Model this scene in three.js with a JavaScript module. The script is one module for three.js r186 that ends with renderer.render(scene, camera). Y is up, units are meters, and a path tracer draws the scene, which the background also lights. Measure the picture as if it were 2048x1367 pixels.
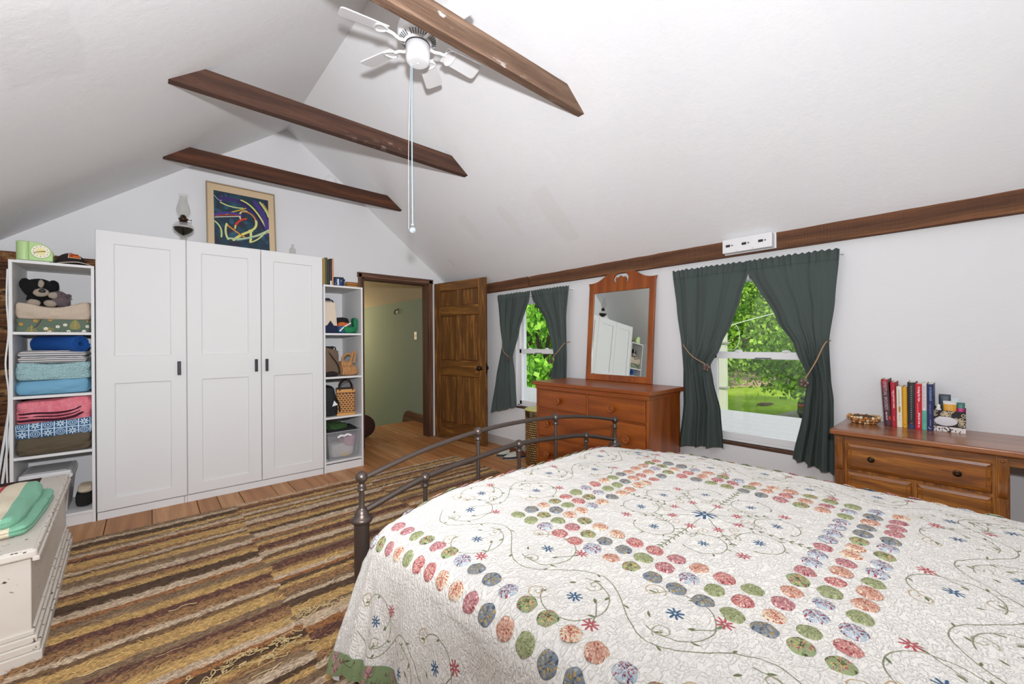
import * as THREE from 'three';
import { RoundedBoxGeometry } from 'three/addons/geometries/RoundedBoxGeometry.js';
import { mergeGeometries, mergeVertices } from 'three/addons/utils/BufferGeometryUtils.js';

// ------------------------------------------------------------------ camera, sky, sun, exposure
const scene = new THREE.Scene();
const D2R = Math.PI / 180;
const camera = new THREE.PerspectiveCamera(79.75, 2048 / 1367, 0.03, 300);
camera.rotation.order = 'YXZ';
camera.position.set(0, 1.22, 0);
camera.rotation.set(-0.027 * D2R, -41.517 * D2R, -0.3575 * D2R);
const renderer = new THREE.WebGLRenderer({ antialias: true });
renderer.toneMapping = THREE.LinearToneMapping;
renderer.toneMappingExposure = 1.0;
renderer.shadowMap.enabled = true;
scene.background = new THREE.Color().setRGB(1.15, 1.25, 1.4);
const sun = new THREE.DirectionalLight(0xfff1dc, 3.6);
sun.position.set(-14, 24, 9); sun.target.position.set(12, -2, -6);
sun.castShadow = true; sun.shadow.mapSize.set(2048, 2048);
sun.shadow.camera.left = -40; sun.shadow.camera.right = 40; sun.shadow.camera.top = 40; sun.shadow.camera.bottom = -40; sun.shadow.camera.far = 120;
sun.shadow.radius = 2;
scene.add(sun, sun.target);

// ------------------------------------------------------------------ helpers
function rng(seed) { let a = seed >>> 0; return () => { a = (a + 0x6D2B79F5) | 0; let t = Math.imul(a ^ (a >>> 15), 1 | a); t = (t + Math.imul(t ^ (t >>> 7), 61 | t)) ^ t; return ((t ^ (t >>> 14)) >>> 0) / 4294967296; }; }
const hash = (x, y, s) => { let h = Math.imul(x | 0, 374761393) ^ Math.imul(y | 0, 668265263) ^ Math.imul(s | 0, 1274126177); h = Math.imul(h ^ (h >>> 13), 1274126177); return ((h ^ (h >>> 16)) >>> 0) / 4294967296; };
const mod = (a, n) => ((a % n) + n) % n;
function vnoise(x, y, s = 0, px = 0, py = 0) {
  const xi = Math.floor(x), yi = Math.floor(y), fx = x - xi, fy = y - yi, u = fx * fx * (3 - 2 * fx), v = fy * fy * (3 - 2 * fy);
  const X0 = px ? mod(xi, px) : xi, X1 = px ? mod(xi + 1, px) : xi + 1, Y0 = py ? mod(yi, py) : yi, Y1 = py ? mod(yi + 1, py) : yi + 1;
  const a = hash(X0, Y0, s), b = hash(X1, Y0, s), c = hash(X0, Y1, s), d = hash(X1, Y1, s);
  return a + (b - a) * u + (c - a) * v + (a - b - c + d) * u * v;
}
function fbm(x, y, o = 4, s = 0, px = 0, py = 0) { let r = 0, a = 0.5, t = 0; for (let i = 0; i < o; i++) { r += a * vnoise(x, y, s + i * 17, px, py); t += a; a *= 0.5; x *= 2; y *= 2; px *= 2; py *= 2; } return r / t; }
const clamp = (x, a = 0, b = 1) => Math.min(b, Math.max(a, x));
const sm = (a, b, x) => { const t = clamp((x - a) / (b - a)); return t * t * (3 - 2 * t); };
const lerp = (a, b, t) => a + (b - a) * t;
const hex = (h) => [(h >> 16) & 255, (h >> 8) & 255, h & 255];
const mixc = (a, b, t) => [lerp(a[0], b[0], t), lerp(a[1], b[1], t), lerp(a[2], b[2], t)];

function tex(w, h, fn, { su = 1, sv = 1, srgb = true, wrap = THREE.RepeatWrapping } = {}) {
  const d = new Uint8Array(w * h * 4);
  for (let j = 0; j < h; j++) for (let i = 0; i < w; i++) {
    const c = fn(i / w, j / h), k = (j * w + i) * 4;
    if (typeof c === 'number') d[k] = d[k + 1] = d[k + 2] = clamp(c) * 255; else { d[k] = clamp(c[0], 0, 255); d[k + 1] = clamp(c[1], 0, 255); d[k + 2] = clamp(c[2], 0, 255); }
    d[k + 3] = 255;
  }
  const t = new THREE.DataTexture(d, w, h, THREE.RGBAFormat);
  t.wrapS = t.wrapT = wrap; t.magFilter = THREE.LinearFilter; t.minFilter = THREE.LinearMipmapLinearFilter; t.generateMipmaps = true;
  t.repeat.set(1 / su, 1 / sv); if (srgb) t.colorSpace = THREE.SRGBColorSpace; t.needsUpdate = true; return t;
}
const bumpTex = (w, h, fn, su = 1, sv = su) => tex(w, h, fn, { su, sv, srgb: false });
function canvasTex(w, h, draw, { su = 1, sv = 1, wrap = THREE.ClampToEdgeWrapping } = {}) {
  const c = document.createElement('canvas'); c.width = w; c.height = h; const g = c.getContext('2d'); draw(g, w, h);
  const t = new THREE.CanvasTexture(c); t.colorSpace = THREE.SRGBColorSpace; t.wrapS = t.wrapT = wrap; t.repeat.set(1 / su, 1 / sv); return t;
}
const std = (color, rough = 0.6, extra = {}) => new THREE.MeshStandardMaterial({ color, roughness: rough, ...extra });
const phy = (color, rough, extra = {}) => new THREE.MeshPhysicalMaterial({ color, roughness: rough, ...extra });

// uv in metres by box projection; grain = axis that runs along u
function uvm(g, grain = 'x', ou = 0, ov = 0) {
  if (g.index) g = g.toNonIndexed();
  const p = g.attributes.position, uv = new Float32Array(p.count * 2), A = new THREE.Vector3(), B = new THREE.Vector3(), C = new THREE.Vector3();
  const gi = 'xyz'.indexOf(grain);
  for (let i = 0; i < p.count; i += 3) {
    A.fromBufferAttribute(p, i); B.fromBufferAttribute(p, i + 1).sub(A); C.fromBufferAttribute(p, i + 2).sub(A); B.cross(C);
    const n = [Math.abs(B.x), Math.abs(B.y), Math.abs(B.z)], m = n.indexOf(Math.max(...n));
    let [a, b] = [[1, 2], [0, 2], [0, 1]][m]; if (b === gi) [a, b] = [b, a];
    for (let k = 0; k < 3; k++) { const q = [p.getX(i + k), p.getY(i + k), p.getZ(i + k)]; uv[(i + k) * 2] = q[a] + ou; uv[(i + k) * 2 + 1] = q[b] + ov; }
  }
  g.setAttribute('uv', new THREE.BufferAttribute(uv, 2)); return g;
}
function plain(g) { g = g.index ? g.toNonIndexed() : g; for (const k of Object.keys(g.attributes)) if (!['position', 'normal', 'uv'].includes(k)) g.deleteAttribute(k); return g; }
const merge = (list) => mergeGeometries(list.map((g) => plain(g)));
const bx = (x0, x1, y0, y1, z0, z1, r = 0.003, seg = 1) => { const w = Math.abs(x1 - x0), h = Math.abs(y1 - y0), d = Math.abs(z1 - z0); r = Math.min(r, w * 0.45, h * 0.45, d * 0.45); const g = r > 0 ? new RoundedBoxGeometry(w, h, d, seg, r) : new THREE.BoxGeometry(w, h, d); g.translate((x0 + x1) / 2, (y0 + y1) / 2, (z0 + z1) / 2); return plain(g); };
const V = (x, y, z) => new THREE.Vector3(x, y, z);
const lathe = (pts, seg = 24) => new THREE.LatheGeometry(pts.map(([r, y]) => new THREE.Vector2(r, y)), seg);
const tube = (pts, r, n = 24, rs = 8, closed = false) => new THREE.TubeGeometry(new THREE.CatmullRomCurve3(pts.map((p) => (p.isVector3 ? p : V(...p))), closed), n, r, rs, closed);
const bar = (a, b, r0, r1 = r0, seg = 12) => { const A = V(...a), B = V(...b), d = B.clone().sub(A), L = d.length(); const g = new THREE.CylinderGeometry(r1, r0, L, seg); g.applyQuaternion(new THREE.Quaternion().setFromUnitVectors(V(0, 1, 0), d.normalize())); g.translate((A.x + B.x) / 2, (A.y + B.y) / 2, (A.z + B.z) / 2); return g; };
const ball = (x, y, z, r, sx = 1, sy = 1, sz = 1, w = 18, h = 12) => { const g = new THREE.SphereGeometry(r, w, h); g.scale(sx, sy, sz); g.translate(x, y, z); return g; };
function shapeOf(pts) { const s = new THREE.Shape(); pts.forEach(([x, y], i) => (i ? s.lineTo(x, y) : s.moveTo(x, y))); s.closePath(); return s; }
const extr = (s, depth, bev = 0, seg = 1, cs = 12) => new THREE.ExtrudeGeometry(s, { depth: depth - 2 * bev, bevelEnabled: bev > 0, bevelThickness: bev, bevelSize: bev, bevelOffset: -bev, bevelSegments: seg, curveSegments: cs }).translate(0, 0, bev);
const taken = {};
function numbered(n) { taken[n] = (taken[n] || 0) + 1; return taken[n] === 1 ? n : `${n}_${String(taken[n] - 1).padStart(3, '0')}`; }
function put(name, geo, mat, parent) { const m = new THREE.Mesh(geo, mat); m.name = name; m.castShadow = m.receiveShadow = true; parent.add(m); return m; }
// a Group at a thing's base; part() takes world coordinates unless the thing is turned
function thing(name, label, category, [x, y, z] = [0, 0, 0], turn = 0, group) {
  const o = new THREE.Group(); o.name = numbered(name); o.position.set(x, y, z); o.rotation.y = turn; o.userData = { label, category };
  if (group) o.userData.group = group; scene.add(o); return o;
}
const part = (t, name, geo, mat) => { geo.translate(-t.position.x, -t.position.y, -t.position.z); return put(name, geo, mat, t); };
function one(name, label, category, geo, mat, group) { // a thing of one mesh, geometry in world coordinates
  geo.computeBoundingBox(); const b = geo.boundingBox, c = [(b.min.x + b.max.x) / 2, b.min.y, (b.min.z + b.max.z) / 2];
  geo.translate(-c[0], -c[1], -c[2]); const m = put(numbered(name), geo, mat, scene); m.position.set(...c); m.userData = { label, category }; if (group) m.userData.group = group; return m;
}
function struct(name, geo, mat, label) { const m = put(name, geo, mat, scene); m.userData = { kind: 'structure', label, category: name.split('_')[0] }; return m; }
function structGroup(name, label, category) { const o = new THREE.Group(); o.name = name; o.userData = { kind: 'structure', label, category: category || name.split('_')[0] }; scene.add(o); return o; }
// grid surface from a function (u,v in 0..1) -> [x,y,z]; uv optional
function grid(nu, nv, f, uvf) {
  const pos = [], uv = [], idx = [];
  for (let j = 0; j <= nv; j++) for (let i = 0; i <= nu; i++) { const u = i / nu, v = j / nv; pos.push(...f(u, v)); uv.push(...(uvf ? uvf(u, v) : [u, v])); }
  for (let j = 0; j < nv; j++) for (let i = 0; i < nu; i++) { const a = j * (nu + 1) + i, b = a + 1, c = a + nu + 1, d = c + 1; idx.push(a, b, d, a, d, c); }
  const g = new THREE.BufferGeometry(); g.setAttribute('position', new THREE.Float32BufferAttribute(pos, 3)); g.setAttribute('uv', new THREE.Float32BufferAttribute(uv, 2)); g.setIndex(idx); g.computeVertexNormals(); return g;
}
// soft cushion-like box centred on x,z with base at y0; layers carve fold lines round the front
function softBox(w, h, d, { r = 0.4, n = 24, noise = 0.008, freq = 12, layers = 0, dip = 0.008, seed = 1, sag = null } = {}) {
  let g = new THREE.BoxGeometry(2, 2, 2, n, Math.max(6, Math.round(n * 0.8)), n); g.deleteAttribute('uv'); g.deleteAttribute('normal'); g = mergeVertices(g, 1e-4);
  const p = g.attributes.position;
  for (let i = 0; i < p.count; i++) {
    let x = p.getX(i), y = p.getY(i), z = p.getZ(i);
    const e = 2 / r; // superellipsoid
    const yy = y; const hl = Math.pow(Math.abs(x), e) + Math.pow(Math.abs(z), e) + Math.pow(Math.abs(y), 2.6), k = 1 / Math.pow(Math.max(hl, 1e-6), 1 / e);
    const m = Math.max(Math.abs(x), Math.abs(y), Math.abs(z));
    x *= lerp(1, k, 0.75) * 1; z *= lerp(1, k, 0.75); y *= lerp(1, Math.min(1, Math.max(k, 0.6)), 0.7);
    let X = x * w / 2, Y = (y + 1) * h / 2, Z = z * d / 2;
    const nn = (fbm(X * freq + seed * 7, Z * freq + Y * freq * 1.7, 3, seed) - 0.5) * 2 * noise;
    const edge = Math.max(Math.abs(x), Math.abs(z));
    let inset = nn; if (layers) { const ph = mod((yy + 1) / 2 * layers, 1); inset -= dip * Math.exp(-Math.pow((ph - 0.5) * 2 > 0 ? (1 - ph) * 7 : ph * 7, 2)) * sm(0.6, 0.9, edge); }
    X += Math.sign(x) * inset * Math.abs(x); Z += Math.sign(z) * inset * Math.abs(z); Y += nn * 0.8 * (yy > 0 ? 1 : 0);
    if (sag) Y += sag(X / w, Z / d) * sm(-1, 1, yy);
    p.setXYZ(i, X, Math.max(0, Y), Z);
  }
  g.computeVertexNormals(); const nrm = g; const out = uvm(nrm, 'x'); return out;
}
function jitter(g, amp, freq, seed = 1) { // roughen a geometry along its normals-ish by noise of position
  const p = g.attributes.position; for (let i = 0; i < p.count; i++) { const x = p.getX(i), y = p.getY(i), z = p.getZ(i); p.setXYZ(i, x + (fbm(y * freq + 3, z * freq, 2, seed) - 0.5) * 2 * amp, y + (fbm(x * freq, z * freq + 9, 2, seed + 5) - 0.5) * 2 * amp, z + (fbm(x * freq + 4, y * freq, 2, seed + 9) - 0.5) * 2 * amp); } g.computeVertexNormals(); return g;
}
// ------------------------------------------------------------------ materials
function woodTex(base, dark, lite, { seed = 1, su = 1.2, sv = 0.4, w = 1024, h = 512, rings = 9, warp = 0.35, pores = 0.35, contrast = 1 } = {}) {
  const B = hex(base), K = hex(dark), L = hex(lite), rp = Math.round(su * 3), q = Math.max(2, Math.round(sv * 10));
  return tex(w, h, (u, v) => {
    const wv = v + warp * 0.25 * (fbm(u * rp, v * q, 3, seed, rp, q) - 0.5);
    const ring = 0.5 + 0.5 * Math.sin((wv * rings + 1.6 * fbm(u * 2, v * q, 3, seed + 3, 2, q)) * Math.PI * 2);
    const fib = fbm(u * 14, v * 150, 3, seed + 11, 14, 150), tone = fbm(u * 3, v * 6, 3, seed + 23, 3, 6);
    const pore = sm(0.66, 0.8, fbm(u * 24, v * 220, 2, seed + 31, 24, 220));
    let c = mixc(B, L, clamp((tone - 0.35) * 1.4 * contrast)); c = mixc(c, K, clamp((ring * 0.3 + (1 - fib) * 0.42 - 0.12) * contrast)); c = mixc(c, K, pore * pores); return c;
  }, { su, sv });
}
const fineBump = bumpTex(512, 512, (u, v) => 0.5 + 0.5 * (fbm(u * 24, v * 24, 4, 5, 24, 24) - 0.5) + 0.2 * (fbm(u * 96, v * 96, 2, 8, 96, 96) - 0.5), 0.8);
const grainBump = bumpTex(512, 256, (u, v) => fbm(u * 10, v * 90, 3, 4, 10, 90), 0.6, 0.25);
const weaveBump = bumpTex(256, 256, (u, v) => 0.5 + 0.25 * Math.sin(u * Math.PI * 2 * 40) * Math.sin(v * Math.PI * 2 * 40) + 0.3 * (fbm(u * 30, v * 30, 3, 3, 30, 30) - 0.5), 0.1);
const fuzzBump = bumpTex(256, 256, (u, v) => fbm(u * 24, v * 24, 4, 3, 24, 24), 0.12);
const M = {};
// painted plaster, with uneven patches of touch-up paint
M.wall = std(0xe6e6e6, 0.85, { bumpMap: fineBump, bumpScale: 0.0015 });
const ceilTex = (seed, patches) => tex(1024, 1024, (u, v) => {
  let k = 239 + 3 * (fbm(u * 6, v * 6, 4, seed) - 0.5) * 2; const c = [k, k, k + 0.5];
  for (const [a, b, w, h, dr, dg, db, sd] of patches) {
    const e = 0.012 * (fbm(u * 30 + sd, v * 30, 3, sd) - 0.5); const m = sm(0, 0.006, Math.min(w / 2 - Math.abs(u - a) + e, h / 2 - Math.abs(v - b) + e)) * (0.8 + 0.3 * (fbm(u * 40, v * 40, 3, sd + 2) - 0.5));
    c[0] += dr * m; c[1] += dg * m; c[2] += db * m;
  }
  return c;
}, { su: 6, sv: 6, wrap: THREE.ClampToEdgeWrapping });
M.white = std(0xececec, 0.42);
M.whiteTrim = std(0xeeeeee, 0.45);
M.melamine = std(0xdddddc, 0.6);
M.black = std(0x17181a, 0.5);
const beamMap = (seed, lite) => { const T = woodTex(lite ? 0x856754 : 0x65493a, lite ? 0x45301f : 0x32211a, lite ? 0xa88b74 : 0x846250, { seed, su: 1.6, sv: 0.35, rings: 4, contrast: 1.25 }); const d = T.image.data, W = T.image.width, Hh = T.image.height; // flecks of old white paint
  for (let j = 0; j < Hh; j++) for (let i = 0; i < W; i++) { const u = i / W, v = j / Hh; const f = sm(0.62, 0.72, fbm(u * 30, v * 16, 4, seed + 71, 30, 16)) * sm(0.5, 0.66, fbm(u * 4, v * 3, 2, seed + 5, 4, 3)); const k = (j * W + i) * 4; for (let c = 0; c < 3; c++) d[k + c] = lerp(d[k + c], 205, f * 0.85); } return T; };
const sawBump = bumpTex(512, 256, (u, v) => 0.5 + 0.25 * Math.sin(u * Math.PI * 2 * 60 + 2 * fbm(u * 8, v * 6, 2, 4, 8, 6)) + 0.5 * (fbm(u * 20, v * 30, 3, 6, 20, 30) - 0.5), 1.0, 0.4);
M.beam1 = std(0xffffff, 0.8, { map: beamMap(3, true), bumpMap: grainBump, bumpScale: 0.003 });
M.beam2 = std(0xd9c8bd, 0.8, { map: beamMap(8), bumpMap: grainBump, bumpScale: 0.003 });
M.beam3 = std(0xffe6d2, 0.75, { map: woodTex(0x54351f, 0x26150c, 0x7a4c2a, { seed: 21, su: 1.6, sv: 0.35, rings: 4, contrast: 1.2 }), bumpMap: grainBump, bumpScale: 0.003 });
M.plate = std(0xffffff, 0.78, { map: woodTex(0x7a4d30, 0x331d0e, 0x9c6a40, { seed: 33, su: 2.2, sv: 0.3, rings: 3, contrast: 1.35 }), bumpMap: sawBump, bumpScale: 0.003 });
M.floor = [0, 1, 2, 3].map((k) => std([0xffffff, 0xf1e3d6, 0xe6d8c6, 0xfff0df][k], 0.5, { map: woodTex(0xc28d5c, 0x87592f, 0xd3a273, { seed: 41 + k * 7, su: 2.4, sv: 0.4, rings: 4, contrast: 0.95 }), bumpMap: grainBump, bumpScale: 0.0012 }));
M.door = std(0xffffff, 0.5, { map: (() => { const T = woodTex(0x7a5024, 0x3f250f, 0x9a6a2c, { seed: 55, su: 1.4, sv: 0.5, rings: 4, contrast: 1.0 }); const d = T.image.data, W = T.image.width, Hh = T.image.height; // worn varnish
  for (let j = 0; j < Hh; j++) for (let i = 0; i < W; i++) { const u = i / W, v = j / Hh, f = sm(0.56, 0.72, fbm(u * 5, v * 16, 5, 91, 5, 16)) * 0.6, k = (j * W + i) * 4; d[k] = lerp(d[k], 182, f); d[k + 1] = lerp(d[k + 1], 128, f); d[k + 2] = lerp(d[k + 2], 58, f); } return T; })(), bumpMap: grainBump, bumpScale: 0.002 });
M.doorTrim = std(0xffffff, 0.6, { map: woodTex(0x6a4630, 0x3a2417, 0x94705a, { seed: 61, su: 1.2, sv: 0.2, rings: 3, contrast: 1.2 }), bumpMap: grainBump, bumpScale: 0.002 });
M.log = [0, 1, 2].map((k) => std(0xffffff, 0.9, { map: tex(512, 256, (u, v) => { let c = mixc(hex([0x6b4226, 0x7d5534, 0x54331d][k]), hex(0xa07c50), sm(0.5, 0.72, fbm(u * 7, v * 8, 4, 12 + k, 7, 8))); return mixc(c, hex(0x2e1a10), sm(0.5, 0.8, fbm(u * 14, v * 30, 3, 31 + k, 14, 30))); }, { su: 1, sv: 0.4 }), bumpMap: sawBump, bumpScale: 0.006 }));
const cherry = woodTex(0x97490f, 0x5a2606, 0xb8681c, { seed: 71, su: 1.6, sv: 0.5, rings: 3, warp: 0.6, pores: 0.2, contrast: 1.0 });
M.cherry = phy(0xffffff, 0.42, { map: cherry, clearcoat: 0.35, clearcoatRoughness: 0.25 });
const oak = woodTex(0xab661f, 0x4d2506, 0xc98635, { seed: 83, su: 1.1, sv: 0.4, rings: 6, warp: 1.6, pores: 0.5, contrast: 1.3 });
M.oak = phy(0xffffff, 0.45, { map: oak, clearcoat: 0.25, clearcoatRoughness: 0.3 });
M.oakTop = phy(0xffffff, 0.34, { map: woodTex(0x9a5a2c, 0x582c0e, 0xb4733f, { seed: 87, su: 1.4, sv: 0.5, rings: 4, warp: 0.5, pores: 0.4, contrast: 0.9 }), clearcoat: 0.6, clearcoatRoughness: 0.2 });
M.brass = std(0x4a3a2a, 0.35, { metalness: 0.85 });
M.iron = phy(0x5a4f49, 0.38, { metalness: 0.75 });
M.chrome = std(0xd5d5d5, 0.12, { metalness: 1 });
M.glass = phy(0xffffff, 0.02, { transmission: 1, thickness: 0, ior: 1.45 });
M.glassClear = phy(0xf4f4f2, 0.02, { transmission: 1, thickness: 0, ior: 1.5, side: THREE.DoubleSide });
M.mirror = std(0xe6ebe6, 0.01, { metalness: 1 });
M.hallGreen = std(0x8a9a8c, 0.85, { bumpMap: fineBump, bumpScale: 0.0015 });
M.hallBeige = std(0xbdb19b, 0.85, { bumpMap: fineBump, bumpScale: 0.0015 });  // beige puts the warm light on the hall ceiling into its base colour
const cloth = (c, rough = 0.95, extra = {}) => phy(c, rough, { sheen: 0.4, sheenRoughness: 0.6, sheenColor: new THREE.Color(c), bumpMap: weaveBump, bumpScale: 0.0008, ...extra });
const fuzzy = (c, extra = {}) => phy(c, 1, { sheen: 0.6, sheenRoughness: 0.5, sheenColor: new THREE.Color(c), bumpMap: fuzzBump, bumpScale: 0.006, ...extra });
M.curtain = phy(0x434e4a, 0.8, { sheen: 0.3, sheenRoughness: 0.5, sheenColor: new THREE.Color(0x7d8f88), bumpMap: weaveBump, bumpScale: 0.0005, side: THREE.DoubleSide });

// ------------------------------------------------------------------ the photographer's flash, above the lens, tipped up at the ceiling
const FL = { x: -0.02, y: 1.49, z: 0.07 };
{
  const t = thing('camera_flash', 'small black camera flash with a white diffuser held above the viewpoint', 'flash', [FL.x - 0.06, FL.y - 0.075, FL.z + 0.06]);
  part(t, 'flash_body', bx(FL.x - 0.1, FL.x - 0.025, FL.y - 0.075, FL.y - 0.02, FL.z + 0.02, FL.z + 0.1, 0.006), M.black);
  const dif = part(t, 'diffuser_light', bx(FL.x - 0.05, FL.x - 0.025, FL.y - 0.04, FL.y - 0.012, FL.z + 0.01, FL.z + 0.06, 0.004), std(0xffffff, 0.5, { emissive: 0xffffff, emissiveIntensity: 0.8 }));
  // the flash head split into added fill spots, aims and strengths fitted for even walls: a broad throw to the right over the bed, another up at the ridge, and the spill straight ahead
  for (const [I, ang, tx, ty, tz] of [[12, 80, 2.3, 2.6, -0.9], [7.5, 80, 1.0, 3.2, -3.9], [21, 60, 0.2, 2.1, -4.5]]) {
    const s = new THREE.SpotLight(0xf7f8fd, I, 0, ang * D2R, 1, 2); s.position.set(FL.x, FL.y, FL.z); s.target.position.set(tx, ty, tz);
    s.castShadow = true; s.shadow.radius = 2.2; s.shadow.mapSize.set(2048, 2048); scene.add(s, s.target);
  }
}
// ------------------------------------------------------------------ the room shell
const RX = 1.07, RY = 3.425, SR = 0.752, SL = 0.768, XW = 3.11, XL = -1.0, ZB = -4.69, ZF = 0.85;
const yR = (x) => RY - SR * (x - RX), yL = (x) => RY - SL * (RX - x);
// floor boards, each its own piece
{
  const fl = structGroup('floor', 'honey brown wide plank floor of the attic bedroom');
  put('subfloor', uvm(bx(XL - 0.2, XW + 0.2, -0.25, -0.03, -5.81, ZF + 0.2, 0), 'x'), M.floor[0], fl);
  const r = rng(5); let x = XL; const known = [-0.715, -0.47, -0.231, 0.006, 0.267, 0.394, 0.54, 0.77, 0.9, 1.04, 1.25, 1.42];
  const edges = [XL, ...known]; while (edges[edges.length - 1] < XW - 0.26) edges.push(edges[edges.length - 1] + 0.12 + r() * 0.12); edges.push(XW);
  let k = 0;
  for (let i = 0; i + 1 < edges.length; i++) {
    const cuts = [-5.81, ZB - 0.06, -3.2 + r() * 1.6, ZF];
    for (let c = 0; c < 3; c++) {
      if (c === 0 && edges[i + 1] < 1.2) continue;
      const g = uvm(bx(edges[i] + 0.002, edges[i + 1] - 0.002, -0.03, (r() - 0.5) * 0.002, cuts[c] + 0.0015, cuts[c + 1] - 0.0015, 0.003), 'z', r() * 5, r() * 3);
      put('floor_board', g, M.floor[k % 4], fl); k++;
    }
  }
}
// ceiling: two slopes
function slopeSlab(x0, y0, x1, y1, z0, z1, th, mat, flip) {
  const L = Math.hypot(x1 - x0, y1 - y0), nx = -(y1 - y0) / L, ny = (x1 - x0) / L; const s = shapeOf([[x0, y0], [x1, y1], [x1 + nx * th, y1 + ny * th], [x0 + nx * th, y0 + ny * th]]);
  const g = plain(new THREE.ExtrudeGeometry(s, { depth: z1 - z0, bevelEnabled: false })); g.translate(0, 0, z0);
  const p = g.attributes.position, uv = g.attributes.uv; for (let i = 0; i < p.count; i++) uv.setXY(i, p.getZ(i) - z0, Math.hypot(p.getX(i) - x0, p.getY(i) - y0)); return g;
}
const cz0 = ZB - 0.12, cz1 = ZF + 0.15; // uv: u = z - cz0 (metres / 6), v along the slope from its lower end
M.ceilL = std(0xffffff, 0.88, { map: ceilTex(3, [[0.40, 0.195, 0.085, 0.05, -7, -7, -7, 4], [0.33, 0.13, 0.12, 0.04, -3, -3, -3, 6]]), bumpMap: fineBump, bumpScale: 0.002 });
M.ceilR = std(0xffffff, 0.88, { map: ceilTex(9, [[0.106, 0.346, 0.007, 0.026, -34, -38, -44, 14], [0.41, 0.315, 0.035, 0.1, -5, -5.5, -8, 6], [0.325, 0.30, 0.022, 0.07, -4, -4.5, -7, 8], [0.235, 0.29, 0.03, 0.06, -4, -5, -8, 9], [0.52, 0.24, 0.09, 0.03, -2, -2, -2, 12]]), bumpMap: fineBump, bumpScale: 0.002 });
{
  const c = structGroup('ceiling', 'white painted sloping attic ceiling meeting at a ridge');
  put('slope', slopeSlab(XL - 0.25, yL(XL - 0.25), RX, RY, cz0, cz1, 0.14, M.ceilL), M.ceilL, c);
  put('slope', slopeSlab(RX, RY, XW + 0.3, yR(XW + 0.3), cz0, cz1, 0.14, M.ceilR), M.ceilR, c);
  put('ridge_cap', bx(RX - 0.15, RX + 0.15, RY + 0.08, RY + 0.3, -9.2, cz1, 0), M.wall, c);
}
const DX0 = 1.84, DX1 = 2.705, DH = 1.975; // doorway
{
  const s = shapeOf([[XL - 0.05, -0.2], [XW + 0.2, -0.2], [XW + 0.2, yR(XW + 0.2) + 0.02], [RX, RY + 0.03], [XL - 0.05, yL(XL - 0.05) + 0.02]]);
  const h = new THREE.Path(); h.moveTo(DX0, -0.19); h.lineTo(DX0, DH); h.lineTo(DX1, DH); h.lineTo(DX1, -0.19); h.closePath(); s.holes.push(h);
  const g = uvm(plain(new THREE.ExtrudeGeometry(s, { depth: 0.12, bevelEnabled: false })), 'x'); g.translate(0, 0, ZB - 0.12);
  const w = structGroup('wall_back', 'white gable wall behind the wardrobe with a doorway'); put('gable', g, M.wall, w);
  // raw timber on the lower left of the gable wall
  put('plank_backing', uvm(bx(XL, -0.27, 0, 1.9, ZB - 0.001, ZB + 0.004, 0), 'y'), M.log[1], w); const r = rng(9); let y = 0.0, k = 0; while (y < 1.88) { const hh = Math.min(0.13 + r() * 0.14, 1.905 - y); const gg = jitter(uvm(new THREE.BoxGeometry(0.74, hh - 0.008, 0.03, 20, 4, 1).translate(-0.63, y + hh / 2, ZB + 0.012), 'x', r() * 3, r()), 0.004, 14, k); put('plank', gg, M.log[k % 3], w); y += hh; k++; }
}
{
  const s = shapeOf([[XL - 0.05, -0.2], [XW + 0.2, -0.2], [XW + 0.2, yR(XW + 0.2) + 0.02], [RX, RY + 0.03], [XL - 0.05, yL(XL - 0.05) + 0.02]]);
  const g = uvm(plain(new THREE.ExtrudeGeometry(s, { depth: 0.15, bevelEnabled: false })), 'x'); g.translate(0, 0, ZF); struct('wall_front', g, M.wall, 'white gable wall at the head of the bed');
}
struct('wall_left', uvm(bx(XL - 0.15, XL, -0.2, yL(XL) + 0.01, ZB - 0.1, ZF + 0.1, 0), 'z'), M.wall, 'low white knee wall beside the chest');
const W1 = [-1.325, -0.63], W2 = [-3.45, -2.83], WY = [0.485, 1.715], WT = 0.17;
{
  const s = shapeOf([[ZB - 0.1, -0.2], [ZF + 0.1, -0.2], [ZF + 0.1, yR(XW) + 0.04], [ZB - 0.1, yR(XW) + 0.04]]);
  for (const [a, b] of [W1, W2]) { const h = new THREE.Path(); h.moveTo(a, WY[0]); h.lineTo(a, WY[1]); h.lineTo(b, WY[1]); h.lineTo(b, WY[0]); h.closePath(); s.holes.push(h); }
  const g = plain(new THREE.ExtrudeGeometry(s, { depth: WT, bevelEnabled: false })); g.rotateY(-Math.PI / 2); g.translate(XW + WT, 0, 0); // shape x -> world z
  struct('wall_right', uvm(g, 'z'), M.wall, 'white knee wall with two curtained windows');
}
struct('baseboard_right', uvm(bx(XW - 0.015, XW, 0, 0.1, ZB, ZF, 0.004), 'z'), std(0xb9b4ae, 0.6), 'grey painted baseboard along the right knee wall');
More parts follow.
